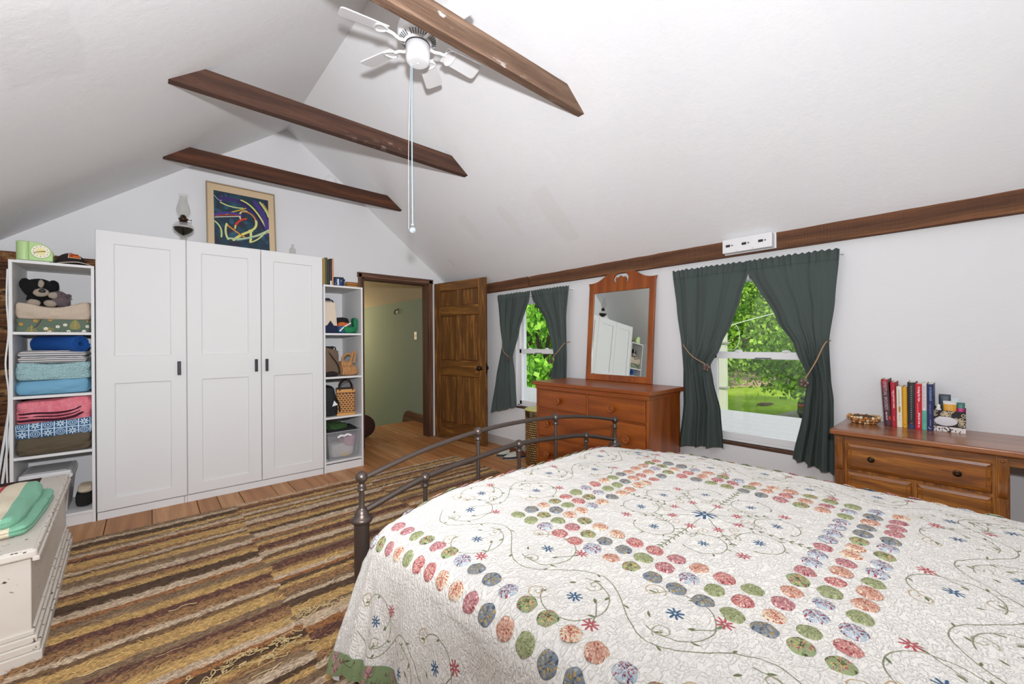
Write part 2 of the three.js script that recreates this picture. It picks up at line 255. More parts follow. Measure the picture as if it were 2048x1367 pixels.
// double-hung windows
function sashWindow(name, label, [a, b]) {
  const w = structGroup(name, label, 'window'), x0 = XW + 0.03, x1 = XW + 0.1, [y0, y1] = WY, mid = 1.118, gl = M.glass, F = M.whiteTrim;
  const bo = (n, A, B, C, D, E1, F1, m = F, p = w) => put(n, bx(A, B, C, D, E1, F1, 0.003), m, p);
  bo('jamb', x0, x1, y0, y1, a, a + 0.03); bo('jamb', x0, x1, y0, y1, b - 0.03, b); bo('head', x0, x1, y1 - 0.04, y1, a, b); bo('sill', XW - 0.002, x1 + 0.05, y0 - 0.012, y0 + 0.008, a, b, M.doorTrim); bo('bottom_track', x0, x1, y0 + 0.012, y0 + 0.03, a, b);
  for (const [nm, lo, hi, xa, xb, lr, hr] of [['lower_sash', y0 + 0.03, mid + 0.02, x0, x0 + 0.032, 0.045, 0.048], ['upper_sash', mid - 0.02, y1 - 0.03, x0 + 0.036, x1 - 0.004, 0.04, 0.035]]) {
    const sash = put(nm, merge([bx(xa, xb, lo, lo + lr, a + 0.03, b - 0.03), bx(xa, xb, hi - hr, hi, a + 0.03, b - 0.03), bx(xa, xb, lo, hi, a + 0.03, a + 0.065), bx(xa, xb, lo, hi, b - 0.065, b - 0.03)]), F, w);
    put('pane', bx((xa + xb) / 2 - 0.002, (xa + xb) / 2 + 0.002, lo + lr, hi - hr, a + 0.065, b - 0.065, 0), gl, sash);
    if (nm === 'lower_sash') { for (const zz of [lerp(a, b, 0.3), lerp(a, b, 0.72)]) put('latch', merge([ball(xa + 0.012, hi + 0.004, zz, 0.022, 0.8, 0.55, 1.2)]), M.white, sash); put('maker_label', bx(xa - 0.0012, xa, hi - 0.046, hi - 0.038, (a + b) / 2 - 0.03, (a + b) / 2 + 0.07, 0), std(0x5c6266, 0.6), sash); }
  }
}
sashWindow('window_1', 'white double-hung window between the mirror and the desk', W1);
sashWindow('window_2', 'white double-hung window between the open door and the mirror', W2);

// wall plate timber along the top of the right wall
{
  const t = thing('wall_plate_beam', 'long dark brown timber along the top of the right wall', 'beam', [3.085, 1.81, -1.9]);
  const tim = (z0, z1, y0, y1, x0, sd) => { const n = Math.round((z1 - z0) / 0.06); const g = jitter(uvm(new THREE.BoxGeometry(XW + 0.03 - x0, y1 - y0, z1 - z0, 1, 3, n).translate((x0 + XW + 0.03) / 2, (y0 + y1) / 2, (z0 + z1) / 2), 'z', sd, sd * 0.3), 0.0035, 9, sd); return g; };
  part(t, 'timber', tim(ZB, -3.19, 1.822, 1.932, 3.065, 1), M.plate); part(t, 'timber', tim(-3.18, ZF, 1.815, 1.93, 3.068, 2), M.plate);
  part(t, 'backing_board', uvm(bx(3.085, XW + 0.03, 1.812, 1.942, ZB, ZF, 0), 'z', 0.7), M.plate);

}
// collar ties
function tie(x0, x1, t0, t1, y0, y1, z0, th, mat, label, seed) {
  const s = shapeOf([[x0, y0], [x1, y0], [t1, y1], [t0, y1]]); let g = plain(new THREE.ExtrudeGeometry(s, { depth: th, bevelEnabled: true, bevelSize: 0.003, bevelThickness: 0.003, bevelSegments: 1, steps: 1 })); g.translate(0, 0, z0 - th);
  one('ceiling_beam', label, 'beam', uvm(g, 'x', seed, seed * 0.4), mat, 'rough collar ties under the ridge');
}
tie(0.075, 2.077, 0.235, 1.915, 2.668, 2.79, -1.642, 0.045, M.beam1, 'paint-flecked brown collar tie nearest the viewer, in front of the ceiling fan', 1);
tie(0.085, 2.077, 0.245, 1.915, 2.668, 2.79, -2.915, 0.05, M.beam2, 'middle of three brown collar ties, behind the ceiling fan', 2);
tie(0.08, 2.075, 0.24, 1.912, 2.668, 2.79, -4.155, 0.05, M.beam3, 'reddish brown collar tie farthest back, above the framed painting', 3);
// door casing, leaf
{
  const d = structGroup('door_1', 'worn brown six-panel wooden door standing open in its casing', 'door');
  const fr = 0.048; const zc = ZB + 0.018;
  const cas = (n, a, b, c, e) => put(n, uvm(bx(a, b, c, e, ZB - 0.002, zc, 0.006, 2), c === 0 ? 'y' : 'x', a), M.doorTrim, d);
  cas('casing', DX0 - fr, DX0 - 0.002, 0, DH + fr); cas('casing', DX1 + 0.002, DX1 + fr + 0.01, 0, DH + fr); cas('casing_head', DX0 - fr - 0.01, DX1 + fr + 0.02, DH, DH + fr + 0.01);
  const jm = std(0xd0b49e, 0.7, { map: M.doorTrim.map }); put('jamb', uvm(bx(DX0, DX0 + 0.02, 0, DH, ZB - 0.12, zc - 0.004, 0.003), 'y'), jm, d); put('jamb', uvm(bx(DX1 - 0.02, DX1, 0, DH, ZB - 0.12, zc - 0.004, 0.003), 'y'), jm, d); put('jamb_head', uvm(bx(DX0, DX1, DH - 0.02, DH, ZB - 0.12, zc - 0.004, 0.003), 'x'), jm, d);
  // the leaf, local x along its width from the hinge, front face at +z
  const leaf = new THREE.Group(); leaf.name = 'door_leaf'; const w = 0.9, h = 1.965, th = 0.036; leaf.position.set(2.792, 0.012, ZB + 0.03); leaf.rotation.y = -(90 - 9.5) * D2R + Math.PI; leaf.rotation.y = Math.atan2(0.89, 0.15) * -1; d.add(leaf);
  const st = 0.115, mu = [0.40, 0.50], rows = [[0.2, 0.79], [0.985, 1.54], [1.66, 1.855]];
  const cols = [[st, mu[0]], [mu[1], w - st]]; const stick = (n, x0, x1, y0, y1, gr, o) => put(n, uvm(bx(x0, x1, y0, y1, -th / 2, th / 2, 0.004), gr, o, o * 0.6), M.door, leaf);
  stick('stile', 0, st, 0, h, 'y', 0.1); stick('stile', w - st, w, 0, h, 'y', 0.5); const ry = [[0, rows[0][0]], [rows[0][1], rows[1][0]], [rows[1][1], rows[2][0]], [rows[2][1], h]]; ry.forEach(([a, b], i) => stick('rail', st, w - st, a, b, 'x', 0.3 * i)); rows.forEach(([a, b], i) => stick('mullion', mu[0], mu[1], a, b, 'y', 0.23 * i));
  let k = 0; for (const [a, b] of rows) for (const [c, e] of cols) { put('door_panel', uvm(bx(c - 0.01, e + 0.01, a - 0.01, b + 0.01, -0.008, 0.008, 0.003), 'y', k * 0.37, k * 0.21), M.door, leaf); k++; }
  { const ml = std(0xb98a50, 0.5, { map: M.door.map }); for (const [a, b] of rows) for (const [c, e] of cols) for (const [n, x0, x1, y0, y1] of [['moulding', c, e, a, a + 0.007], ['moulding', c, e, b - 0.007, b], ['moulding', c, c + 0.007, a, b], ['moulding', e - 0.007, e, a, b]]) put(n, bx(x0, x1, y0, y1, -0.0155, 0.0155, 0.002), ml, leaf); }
  for (const sgn of [1, -1]) { const kg = lathe([[0, 0], [0.022, 0], [0.024, 0.006], [0.01, 0.012], [0.01, 0.03], [0.026, 0.04], [0.03, 0.052], [0.024, 0.064], [0, 0.068]], 20); kg.rotateX(Math.PI / 2 * sgn); kg.translate(w - 0.065, 0.9, sgn * th / 2); put('door_knob', kg, std(0x2d1a12, 0.3, { metalness: 0.3 }), leaf); }
  put('lock_plate', bx(w - 0.002, w + 0.002, 0.84, 0.96, -0.012, 0.012, 0), M.brass, leaf);
}
// the landing beyond the doorway
{
  const zf = -9.0, z1 = ZB - 0.12, s = structGroup('wall_hall', 'sage green stair hall wall seen through the doorway', 'wall');
  put('green_wall', uvm(bx(XW, XW + 0.15, -2.8, 1.9, zf, z1, 0), 'z'), M.hallGreen, s);
  put('upper_slope', slopeSlab(1.9, yR(1.9), XW + 0.3, yR(XW + 0.3) , zf, z1 + 0.01, 0.12), M.hallBeige, s);
  put('flat_ceiling', bx(0.2, 2.62, 2.27, 2.4, zf, z1, 0), M.hallBeige, s);
  put('end_wall', bx(0.2, XW + 0.1, -2.8, 2.6, zf - 0.1, zf, 0), M.hallGreen, s);
  put('side_wall', bx(0.1, 0.3, -2.8, 2.6, zf, z1, 0), M.hallGreen, s);
  put('lower_floor', bx(0.2, XW + 0.1, -2.9, -2.8, zf, -5, 0), M.floor[1], s);
  put('landing_edge', bx(0.2, XW, -2.8, -0.03, -5.83, -5.79, 0), M.hallGreen, s);
  const sk = shapeOf([[0, -0.08], [0.03, 0.02], [0.1, 0.1], [0.2, 0.135], [0.34, 0.125], [0.5, 0.12], [0.8, 0.12], [1.45, 0.12], [1.45, -0.12], [0, -0.12]]);
  const g = plain(extr(sk, 0.03, 0.004)); g.rotateY(-Math.PI / 2); g.translate(XW - 0.002, 0, -6.2); const skt = put('stair_skirt', uvm(g, 'z'), M.doorTrim, s);
}
{
  const sp = (x) => x; const t = thing('light_switch', 'cream switch plate on the sage green hall wall', 'switch', [3.1, 1.27, -5.77]);
  part(t, 'plate', bx(3.1, 3.108, 1.265, 1.385, -5.81, -5.735, 0.003), std(0xe8e2cf, 0.4)); part(t, 'toggle', bx(3.092, 3.1, 1.31, 1.34, -5.785, -5.765, 0.002), std(0xf3eee0, 0.4));
  const o = thing('wall_outlet', 'cream outlet plate low on the hall wall beside the door', 'outlet', [3.1, 0.34, -5.49]);
  part(o, 'plate', bx(3.1, 3.108, 0.335, 0.45, -5.525, -5.45, 0.003), std(0xe8e2cf, 0.4)); for (const y of [0.37, 0.42]) part(o, 'socket', bx(3.097, 3.1, y - 0.016, y + 0.016, -5.505, -5.472, 0.001), std(0xcfc8b4, 0.5));
  const hk = thing('wall_hook', 'small dark iron hook high on the sage green hall wall', 'hook', [3.09, 1.7, -6.39]);
  part(hk, 'back_plate', bx(3.1, 3.108, 1.70, 1.79, -6.42, -6.36, 0.003), M.black); part(hk, 'hook', tube([[3.1, 1.77, -6.39], [3.06, 1.75, -6.39], [3.05, 1.71, -6.39], [3.075, 1.69, -6.39]], 0.008), M.black);
  const pf = thing('round_pouf', 'dark brown round pouf on the landing floor behind the bookcase', 'pouf', [2.02, 0, -5.2]);
  part(pf, 'cushion', ball(2.02, 0.15, -5.2, 0.17, 1, 0.88, 1, 24, 16), fuzzy(0x3a2019)); 
  // warm bulb farther down the hall
  const lp = thing('hall_lamp', 'small warm wall lamp round the corner of the stair hall', 'lamp', [2.0, 1.42, -8.9]);
  part(lp, 'bracket', bar([2.0, 1.5, -9.0], [2.0, 1.5, -8.9], 0.015), M.brass); part(lp, 'bulb', ball(2.0, 1.55, -8.88, 0.05), std(0xffe0b0, 0.5, { emissive: 0xffc060, emissiveIntensity: 2 }));
  const pl = new THREE.PointLight(0xffe0b8, 8.0, 0, 2); pl.position.set(2.0, 1.55, -8.88); pl.castShadow = true; pl.shadow.radius = 3; scene.add(pl);
}
// ------------------------------------------------------------------ ceiling fan
{
  const cx = 1.10, cz = -2.0, t = thing('ceiling_fan', 'white five-blade ceiling fan hanging from the ridge', 'fan', [cx, 2.735, cz]);
  const L = (pts, s = 40) => lathe(pts, s).translate(cx, 0, cz);
  part(t, 'downrod', bar([cx, 2.95, cz], [cx - 0.02, RY, cz], 0.016), M.white); part(t, 'canopy', L([[0.0, 3.06], [0.03, 3.06], [0.062, 3.1], [0.068, 3.2], [0.068, 3.37], [0, 3.37]]), M.white);
  const mot = part(t, 'motor_housing', L([[0, 2.965], [0.05, 2.965], [0.075, 2.955], [0.1, 2.935], [0.108, 2.91], [0.108, 2.88], [0.1, 2.862], [0.07, 2.846], [0.066, 2.835], [0, 2.835]]), M.white);
  for (let k = 0; k < 40; k++) { if (k % 8 === 7) continue; const a = k / 40 * Math.PI * 2; const g = new THREE.BoxGeometry(0.028, 0.003, 0.0045); g.rotateZ(0.52); g.translate(0.0865, 2.8525, 0); g.rotateY(a); g.translate(cx - t.position.x, -t.position.y, cz - t.position.z); put('vent_slot', g, std(0x5d5f60, 0.7), mot); }
  part(t, 'dark_seam', L([[0.0665, 2.834], [0.0675, 2.832], [0.0675, 2.829], [0.0665, 2.827]]), M.black);
  part(t, 'switch_cup', L([[0, 2.735], [0.045, 2.735], [0.058, 2.74], [0.064, 2.752], [0.065, 2.83], [0, 2.83]]), M.white); part(t, 'cap_screw', ball(cx, 2.735, cz, 0.006, 1, 0.6, 1), M.white);
  const bs = new THREE.Shape(); bs.moveTo(0.165, -0.045); bs.lineTo(0.375, -0.055); bs.quadraticCurveTo(0.397, -0.054, 0.4, -0.034); bs.lineTo(0.4, 0.034); bs.quadraticCurveTo(0.397, 0.054, 0.375, 0.055); bs.lineTo(0.165, 0.045); bs.closePath();
  [190, 250, 314, 0, 82].forEach((deg) => {
    const a = deg * D2R, turn = (g) => { g.rotateX(-17 * D2R); g.translate(0, 2.862, 0); g.rotateY(-a); g.translate(cx, 0, cz); return g; };
    const bl = extr(bs, 0.006, 0.002, 2); bl.rotateX(Math.PI / 2); const b = part(t, 'blade', turn(plain(bl)), M.white);
    const loop = tube([[0.165, -0.008, 0], [0.178, -0.008, 0.03], [0.205, -0.008, 0.047], [0.222, -0.008, 0.03], [0.225, -0.008, 0], [0.222, -0.008, -0.03], [0.205, -0.008, -0.047], [0.178, -0.008, -0.03]], 0.0055, 40, 8, true);
    const arm = tube([[0.062, -0.02, 0], [0.1, -0.024, 0], [0.135, -0.012, 0], [0.17, -0.008, 0]], 0.009, 12, 8);
    part(t, 'blade_iron', turn(merge([loop, arm])), M.white);
  });
  const cord = std(0x9fc0dd, 0.6); part(t, 'pull_cord', tube([[cx - 0.02, 2.735, cz - 0.03], [cx - 0.022, 2.4, cz - 0.032], [cx - 0.02, 1.95, cz - 0.035], [cx - 0.02, 1.87, cz - 0.035]], 0.0032, 40, 8), cord); part(t, 'pull_chain', tube([[cx - 0.03, 2.735, cz - 0.025], [cx - 0.035, 2.3, cz - 0.045], [cx - 0.035, 1.84, cz - 0.05]], 0.0012, 20, 6), M.white);
  part(t, 'cord_pull', merge([ball(cx - 0.02, 1.835, cz - 0.035, 0.017), ball(cx - 0.02, 1.865, cz - 0.035, 0.008)]), phy(0xe6f2fa, 0.08, { transmission: 0.7, thickness: 0.02, ior: 1.5 }));
}
{ // smoke detector
  const t = thing('smoke_detector', 'round white smoke detector on the gable wall just under the slope', 'detector', [1.5, 2.95, ZB]);
  const g = lathe([[0, 0.035], [0.03, 0.035], [0.05, 0.03], [0.056, 0.02], [0.06, 0.008], [0.06, 0], [0, 0]], 32); g.rotateX(Math.PI / 2); g.translate(1.5, 3.0, ZB); part(t, 'cover', g, M.white); const gl = lathe([[0.036, 0.0352], [0.037, 0.036], [0.038, 0.0352]], 24); gl.rotateX(Math.PI / 2); gl.translate(1.5, 3.0, ZB); part(t, 'grille_ring', gl, std(0xcfcfcf, 0.5));
}
// ------------------------------------------------------------------ wardrobe
const WF = -4.017;
{
  const t = thing('wardrobe', 'tall white three-door wardrobe with black handles', 'wardrobe', [0.465, 0, -4.32]), X = [-0.281, 0.2125, 0.7105, 1.209];
  for (const [x, w] of [[X[0] + 0.002, 0.018], [X[1] - 0.018, 0.018], [X[1], 0.018], [X[3] - 0.02, 0.018]]) part(t, 'side_panel', bx(x, x + w, 0, 2.012, -4.62, WF - 0.022, 0.001), M.melamine);
  part(t, 'top_panel', bx(X[0] + 0.004, X[3] - 0.004, 1.995, 2.012, -4.62, WF - 0.022, 0.001), M.melamine); part(t, 'back_panel', bx(X[0] + 0.01, X[3] - 0.01, 0.02, 2.0, -4.62, -4.612, 0), M.melamine); part(t, 'bottom_panel', bx(X[0] + 0.004, X[3] - 0.004, 0.05, 0.07, -4.62, WF - 0.022, 0), M.melamine);
  part(t, 'plinth', bx(X[0] + 0.004, X[1] - 0.02, 0.0, 0.052, WF - 0.03, WF - 0.006, 0.001), M.melamine); part(t, 'plinth', bx(X[1] - 0.001, X[3] - 0.004, 0.0, 0.052, WF - 0.03, WF - 0.006, 0.001), M.melamine); part(t, 'plinth_joint', bx(X[1] - 0.018, X[1] - 0.003, 0.0, 0.05, WF - 0.03, WF - 0.003, 0.001), M.melamine);
  for (let k = 0; k < 3; k++) {
    const a = X[k] + 0.0015, b = X[k + 1] - 0.0015, y0 = 0.057, y1 = 2.018, st = 0.095; const S = shapeOf([[a, y0], [b, y0], [b, y1], [a, y1]]);
    const rows = [[0.143, 0.94], [1.14, 1.925]];
    for (const [c, e] of rows) { const p = new THREE.Path(); p.moveTo(a + st, c); p.lineTo(a + st, e); p.lineTo(b - st, e); p.lineTo(b - st, c); p.closePath(); S.holes.push(p); }
    const g = plain(extr(S, 0.02, 0.006, 2)); g.translate(0, 0, WF - 0.02); const d = part(t, 'door', g, M.melamine); const off = (q) => q.translate(-t.position.x, -t.position.y, -t.position.z);
    for (const [c, e] of rows) put('door_panel', off(bx(a + st - 0.006, b - st + 0.006, c - 0.006, e + 0.006, WF - 0.0195, WF - 0.0125, 0.001)), M.melamine, d);
    const hx = [0.166, 0.670, 0.7475][k]; put('handle', off(merge([bx(hx - 0.011, hx + 0.011, 0.984, 1.088, WF + 0.012, WF + 0.022, 0.003), bx(hx - 0.005, hx + 0.005, 0.998, 1.01, WF, WF + 0.014, 0), bx(hx - 0.005, hx + 0.005, 1.062, 1.074, WF, WF + 0.014, 0)])), M.black, d);
  }
}
// ------------------------------------------------------------------ bookcases
function bookcase(x0, x1, h, shelves, zb, label) {
  const t = thing('bookcase', label, 'bookcase', [(x0 + x1) / 2, 0, (WF + zb) / 2], 0, 'white open bookcases beside the wardrobe'), th = 0.016;
  part(t, 'side_panel', bx(x0, x0 + th, 0, h, zb, WF, 0.001), M.melamine); part(t, 'side_panel', bx(x1 - th, x1, 0, h, zb, WF, 0.001), M.melamine); part(t, 'top_panel', bx(x0, x1, h - th, h + 0.001, zb, WF + 0.001, 0.001), M.melamine);
  part(t, 'back_panel', bx(x0 + 0.004, x1 - 0.004, 0.05, h - 0.002, zb, zb + 0.006, 0), M.melamine); part(t, 'plinth', bx(x0 + th, x1 - th, 0, 0.07, WF - 0.03, WF - 0.012, 0.001), M.melamine);
  for (const y of shelves) part(t, 'shelf', bx(x0 + th, x1 - th, y - 0.018, y, zb, WF - 0.004, 0.001), M.melamine);
}
const SHL = [0.088, 0.503, 0.891, 1.303], SHR = [0.1, 0.517, 0.898, 1.312], BL = [-0.664, -0.285], BR = [1.213, 1.582], ZL = -4.45, ZR = -4.56;
bookcase(BL[0], BL[1], 1.758, SHL, ZL, 'white open bookcase filled with folded bedding left of the wardrobe');
bookcase(BR[0], BR[1], 1.765, SHR, ZR, 'white open bookcase holding bags and baskets right of the wardrobe');
const at = (g, x, y, z, ry = 0) => { if (ry) g.rotateY(ry); g.translate(x, y, z); return g; };
// --- left bookcase contents
{ // alarm clock
  const z0 = -4.10, x0 = -0.645, y0 = 1.77, t = thing('desk_clock', 'mint green retro desk clock on the left bookcase', 'clock', [-0.57, 1.7592, -4.13]); const mint = phy(0xb5d491, 0.3, { clearcoat: 0.5, clearcoatRoughness: 0.1 });
  const s = new THREE.Shape(); s.moveTo(0.06, 0); s.lineTo(0.165, 0); s.lineTo(0.165, 0.045); s.bezierCurveTo(0.165, 0.085, 0.13, 0.118, 0.08, 0.122); s.lineTo(0.06, 0.123); s.closePath();
  part(t, 'clock_body', plain(extr(s, 0.07, 0.004, 2)).translate(x0, y0, z0 - 0.03), mint);
  part(t, 'rounded_end', at(lathe([[0, 0], [0.032, 0], [0.034, 0.003], [0.034, 0.118], [0.03, 0.122], [0, 0.122]], 30), x0 + 0.035, y0, z0 + 0.004), mint);
  part(t, 'back_block', bx(x0 + 0.003, x0 + 0.07, y0, y0 + 0.122, z0 - 0.03, z0 + 0.006, 0.004), mint);
  part(t, 'chrome_foot', bx(x0 + 0.005, x0 + 0.15, 1.7592, y0 + 0.001, z0 - 0.028, z0 + 0.034, 0.003), M.chrome);
  const face = canvasTex(256, 256, (g) => { g.fillStyle = '#f1ead2'; g.fillRect(0, 0, 256, 256); g.translate(128, 128); for (let k = 0; k < 24; k++) { g.rotate(Math.PI / 12); g.fillStyle = k % 2 ? '#e6d876' : '#efe6b4'; g.beginPath(); g.moveTo(0, 0); g.lineTo(-9, -70); g.lineTo(9, -70); g.fill(); } g.fillStyle = '#3b3220'; g.font = 'bold 30px serif'; g.textAlign = 'center'; g.textBaseline = 'middle'; for (let k = 1; k <= 12; k++) { const a = k * Math.PI / 6; g.fillText(String(k), Math.sin(a) * 98, -Math.cos(a) * 98); } });
  const fg = new THREE.CircleGeometry(0.042, 40); at(fg, x0 + 0.112, y0 + 0.06, z0 + 0.0445); part(t, 'clock_face', fg, std(0xffffff, 0.5, { map: face }));
  const ring = new THREE.TorusGeometry(0.043, 0.0025, 8, 40); at(ring, x0 + 0.112, y0 + 0.06, z0 + 0.0435); part(t, 'face_ring', ring, mint);
  const hand = (deg, len, w) => { const g = new THREE.BoxGeometry(w, len, 0.0015); g.translate(0, len / 2 - 0.004, 0); g.rotateZ(-deg * D2R); return at(g, x0 + 0.112, y0 + 0.06, z0 + 0.047); };
  part(t, 'hour_hand', hand(80, 0.026, 0.004), M.black); part(t, 'minute_hand', hand(252, 0.036, 0.003), M.black);
}
{ // trucker cap
  const t = thing('baseball_cap', 'black and cream trucker cap with an orange patch on the left bookcase', 'cap', [-0.408, 1.7592, -4.17], 0.3); t.scale.setScalar(0.9);
  const dome = new THREE.SphereGeometry(0.085, 32, 16, 0, Math.PI * 2, 0, Math.PI / 2); dome.scale(1, 1.12, 1.1);
  const front = new THREE.SphereGeometry(0.0865, 24, 16, 0, Math.PI, 0, Math.PI / 2); front.scale(1, 1.16, 1.12);
  put('mesh_back', dome.translate(0, 0.006, 0), cloth(0xb3a48d), t); put('front_panel', front.translate(0, 0.006, 0), cloth(0x2a2321), t);
  put('brim', grid(24, 8, (u, v) => { const a = (u - 0.5) * 2.2, R = 0.085 + 0.07 * v * Math.cos(a * 0.62); return [Math.sin(a) * R, 0.02 + 0.018 * Math.cos(a * 1.4) - 0.018 * v * v - 0.012 * Math.abs(Math.sin(a)) * 1.2 * v, Math.cos(a) * R * 1.08]; }), cloth(0x2a2321, 0.9, { side: THREE.DoubleSide }), t);
  put('brim_piping', tube(Array.from({ length: 15 }, (_, i) => { const a = (i / 14 - 0.5) * 2.2, R = 0.086 + 0.07 * Math.cos(a * 0.62); return [Math.sin(a) * R, 0.02 + 0.018 * Math.cos(a * 1.4) - 0.018 - 0.0144 * Math.abs(Math.sin(a)), Math.cos(a) * R * 1.08]; }), 0.003, 40, 6), cloth(0xe0d3bd), t);
  const pt = canvasTex(128, 80, (g) => { g.fillStyle = '#efe6da'; g.fillRect(0, 0, 128, 80); g.fillStyle = '#c8531c'; g.fillRect(5, 5, 118, 70); g.fillStyle = '#2b1a12'; for (let k = 0; k < 6; k++) g.fillRect(34 + k * 12, 14 + (k % 2), 8, 16); g.fillRect(20, 44, 16, 8); g.fillRect(34, 38, 8, 20); g.fillStyle = '#e98a2e'; g.fillRect(50, 44, 58, 8); });
  put('patch', grid(10, 6, (u, v) => { const a = (u - 0.5) * 0.8, el = 0.45 + v * 0.42, R = 0.099; return [Math.sin(a) * Math.cos(el) * R * 1.02, 0.008 + Math.sin(el) * R * 1.14, Math.cos(a) * Math.cos(el) * R * 1.1]; }), std(0xffffff, 0.8, { map: pt }), t);
  put('button', ball(0, 0.105, 0, 0.008, 1, 0.6, 1), cloth(0x2a2321), t);
}
function plush(name, label, [x, y, z], ry, parts) { const t = thing(name, label, 'stuffed toy', [x, y, z], ry); for (const [n, list, mat] of parts) put(n, jitter(merge(list), 0.0025, 60, 3), mat, t); return t; }
const blkFur = fuzzy(0x0e0e10), crmFur = fuzzy(0xe6d5c0), gryFur = fuzzy(0x85757a);
const SX = -0.475; // middle of the left bookcase
plush('plush_dog', 'black and white stuffed dog sitting on the cream blanket', [-0.555, 1.478, -4.17], 0.25, [
  ['body', [ball(0, 0.045, 0, 0.055, 1.05, 0.9, 0.9), ball(0, 0.118, 0.008, 0.07, 1.15, 0.95, 0.9), ball(-0.062, 0.142, 0.008, 0.034, 0.8, 1.2, 0.6), ball(0.064, 0.142, 0.008, 0.034, 0.8, 1.2, 0.6), ball(0.075, 0.03, 0.0, 0.03, 1.3, 0.9, 1)], blkFur],
  ['muzzle', [ball(0, 0.088, 0.066, 0.033, 1.1, 0.85, 0.75)], crmFur], ['blaze', [ball(0, 0.145, 0.063, 0.0145, 0.95, 2.0, 1)], crmFur], ['nose', [ball(0, 0.097, 0.09, 0.014, 1.2, 0.9, 0.7)], M.black], ['paw', [ball(-0.035, 0.018, 0.075, 0.028, 1.1, 0.85, 1.2)], crmFur], ['paw', [ball(0.038, 0.018, 0.08, 0.028, 1.1, 0.85, 1.2)], crmFur]]);
plush('plush_elephant', 'small grey stuffed elephant leaning on the stuffed dog', [-0.462, 1.478, -4.115], 0.1, [
  ['body', [ball(0.012, 0.035, 0, 0.036, 1.25, 1, 1), ball(0, 0.075, 0.005, 0.032, 1.15, 0.9, 0.9), ball(0.045, 0.075, -0.005, 0.014, 1.2, 0.9, 0.6), ball(0.03, 0.015, 0.03, 0.015, 1, 1.2, 1), ball(0.07, 0.006, 0.0, 0.007, 5, 0.8, 0.8)], gryFur], ['face_patch', [ball(-0.024, 0.073, 0.02, 0.023, 1.1, 0.95, 0.85)], crmFur], ['eye', [ball(0.012, 0.082, 0.033, 0.0035)], M.black]]);
const SB = (name, label, cat, w, h, d, x, y, z, mat, o, grp) => one(name, label, cat, at(softBox(w, h, d, o), x, y, z, o.ry || 0), mat, grp);
const waffle = bumpTex(128, 128, (u, v) => Math.max(Math.abs(Math.sin(u * Math.PI * 8)), Math.abs(Math.sin(v * Math.PI * 8))) ** 4, 0.05);
const leafPrint = canvasTex(512, 512, (g, w, h) => { g.fillStyle = '#5f6f5f'; g.fillRect(0, 0, w, h); const r = rng(4); const leaf = (x, y, a, s, c) => { g.save(); g.translate(x, y); g.rotate(a); g.strokeStyle = c; g.lineWidth = 5; g.beginPath(); g.moveTo(0, 0); g.lineTo(0, -s); g.stroke(); g.lineWidth = 6; for (let k = 1; k < 7; k++) for (const q of [-1, 1]) { const l = s * 0.36 * Math.sin(Math.PI * (k + 0.5) / 8); g.beginPath(); g.moveTo(0, -s * k / 7); g.lineTo(q * l, -s * k / 7 - l * 0.6); g.stroke(); } g.restore(); };
  for (let k = 0; k < 16; k++) leaf(r() * w, r() * h, r() * 6, 80 + r() * 60, ['#b2a04e', '#8a8f45', '#9c8c46'][k % 3]); for (let k = 0; k < 46; k++) { const x = r() * w, y = r() * h; g.fillStyle = ['#e8e4d5', '#c9913a', '#e8e4d5'][k % 3]; for (let j = 0; j < 5; j++) { g.beginPath(); g.arc(x + Math.cos(j * 1.26) * 9, y + Math.sin(j * 1.26) * 9, 6, 0, 7); g.fill(); } } g.strokeStyle = '#4c3d30'; g.lineWidth = 8; for (let k = 0; k < 5; k++) { const x = r() * w, y = r() * h; g.beginPath(); g.moveTo(x, y); g.quadraticCurveTo(x + 40, y - 30, x + 50, y - 100); g.stroke(); } }, { su: 0.36, sv: 0.36, wrap: THREE.RepeatWrapping });
SB('folded_duvet', 'green leaf-print duvet at the bottom of the top bookcase shelf', 'bedding', 0.335, 0.085, 0.38, SX, SHL[3], -4.225, cloth(0xffffff, 0.95, { map: leafPrint }), { r: 0.16, noise: 0.007, seed: 3 });
SB('folded_blanket', 'cream waffle-knit blanket under the stuffed toys', 'blanket', 0.345, 0.105, 0.4, SX, SHL[3] + 0.082, -4.225, fuzzy(0xe0cdb8, { bumpMap: waffle, bumpScale: 0.003 }), { r: 0.3, noise: 0.018, freq: 9, seed: 5, sag: (x, z) => -0.02 * Math.cos(x * 5) + 0.02 * x });
{ // blue yoga mat roll
  const pts = []; for (let i = 0; i <= 120; i++) { const a = i / 120 * Math.PI * 2 * 4, r = 0.012 + 0.0075 * a / (Math.PI * 2) * 1.35; pts.push([Math.cos(a) * r, Math.sin(a) * r]); }
  const out = pts.map(([x, y]) => [x * 1.0, y]), s = new THREE.Shape(); const off = pts.map(([x, y], i) => { const l = Math.hypot(x, y); return [x * (l + 0.0062) / l, y * (l + 0.0062) / l]; }); out.forEach(([x, y], i) => (i ? s.lineTo(x, y) : s.moveTo(x, y))); off.reverse().forEach(([x, y]) => s.lineTo(x, y)); s.closePath();
  const g = plain(extr(s, 0.33, 0)); g.translate(0, 0, -0.33); g.rotateY(0.72); g.translate(-0.352, SHL[2] + 0.336, -4.035); const q = uvm(g, 'x'); q.computeVertexNormals(); one('yoga_mat', 'rolled royal blue yoga mat on top of the striped blanket', 'mat', at(q, 0.0, 0, 0), std(0x0f4f9c, 0.75));
}
const stripes = tex(64, 256, (u, v) => { const k = mod(v * 8, 1); return k < 0.45 ? hex(0xe6ddd5) : k < 0.62 ? hex(0x23262e) : k < 0.8 ? hex(0x8ea3b4) : hex(0x2c313b); }, { su: 0.2, sv: 0.2 });
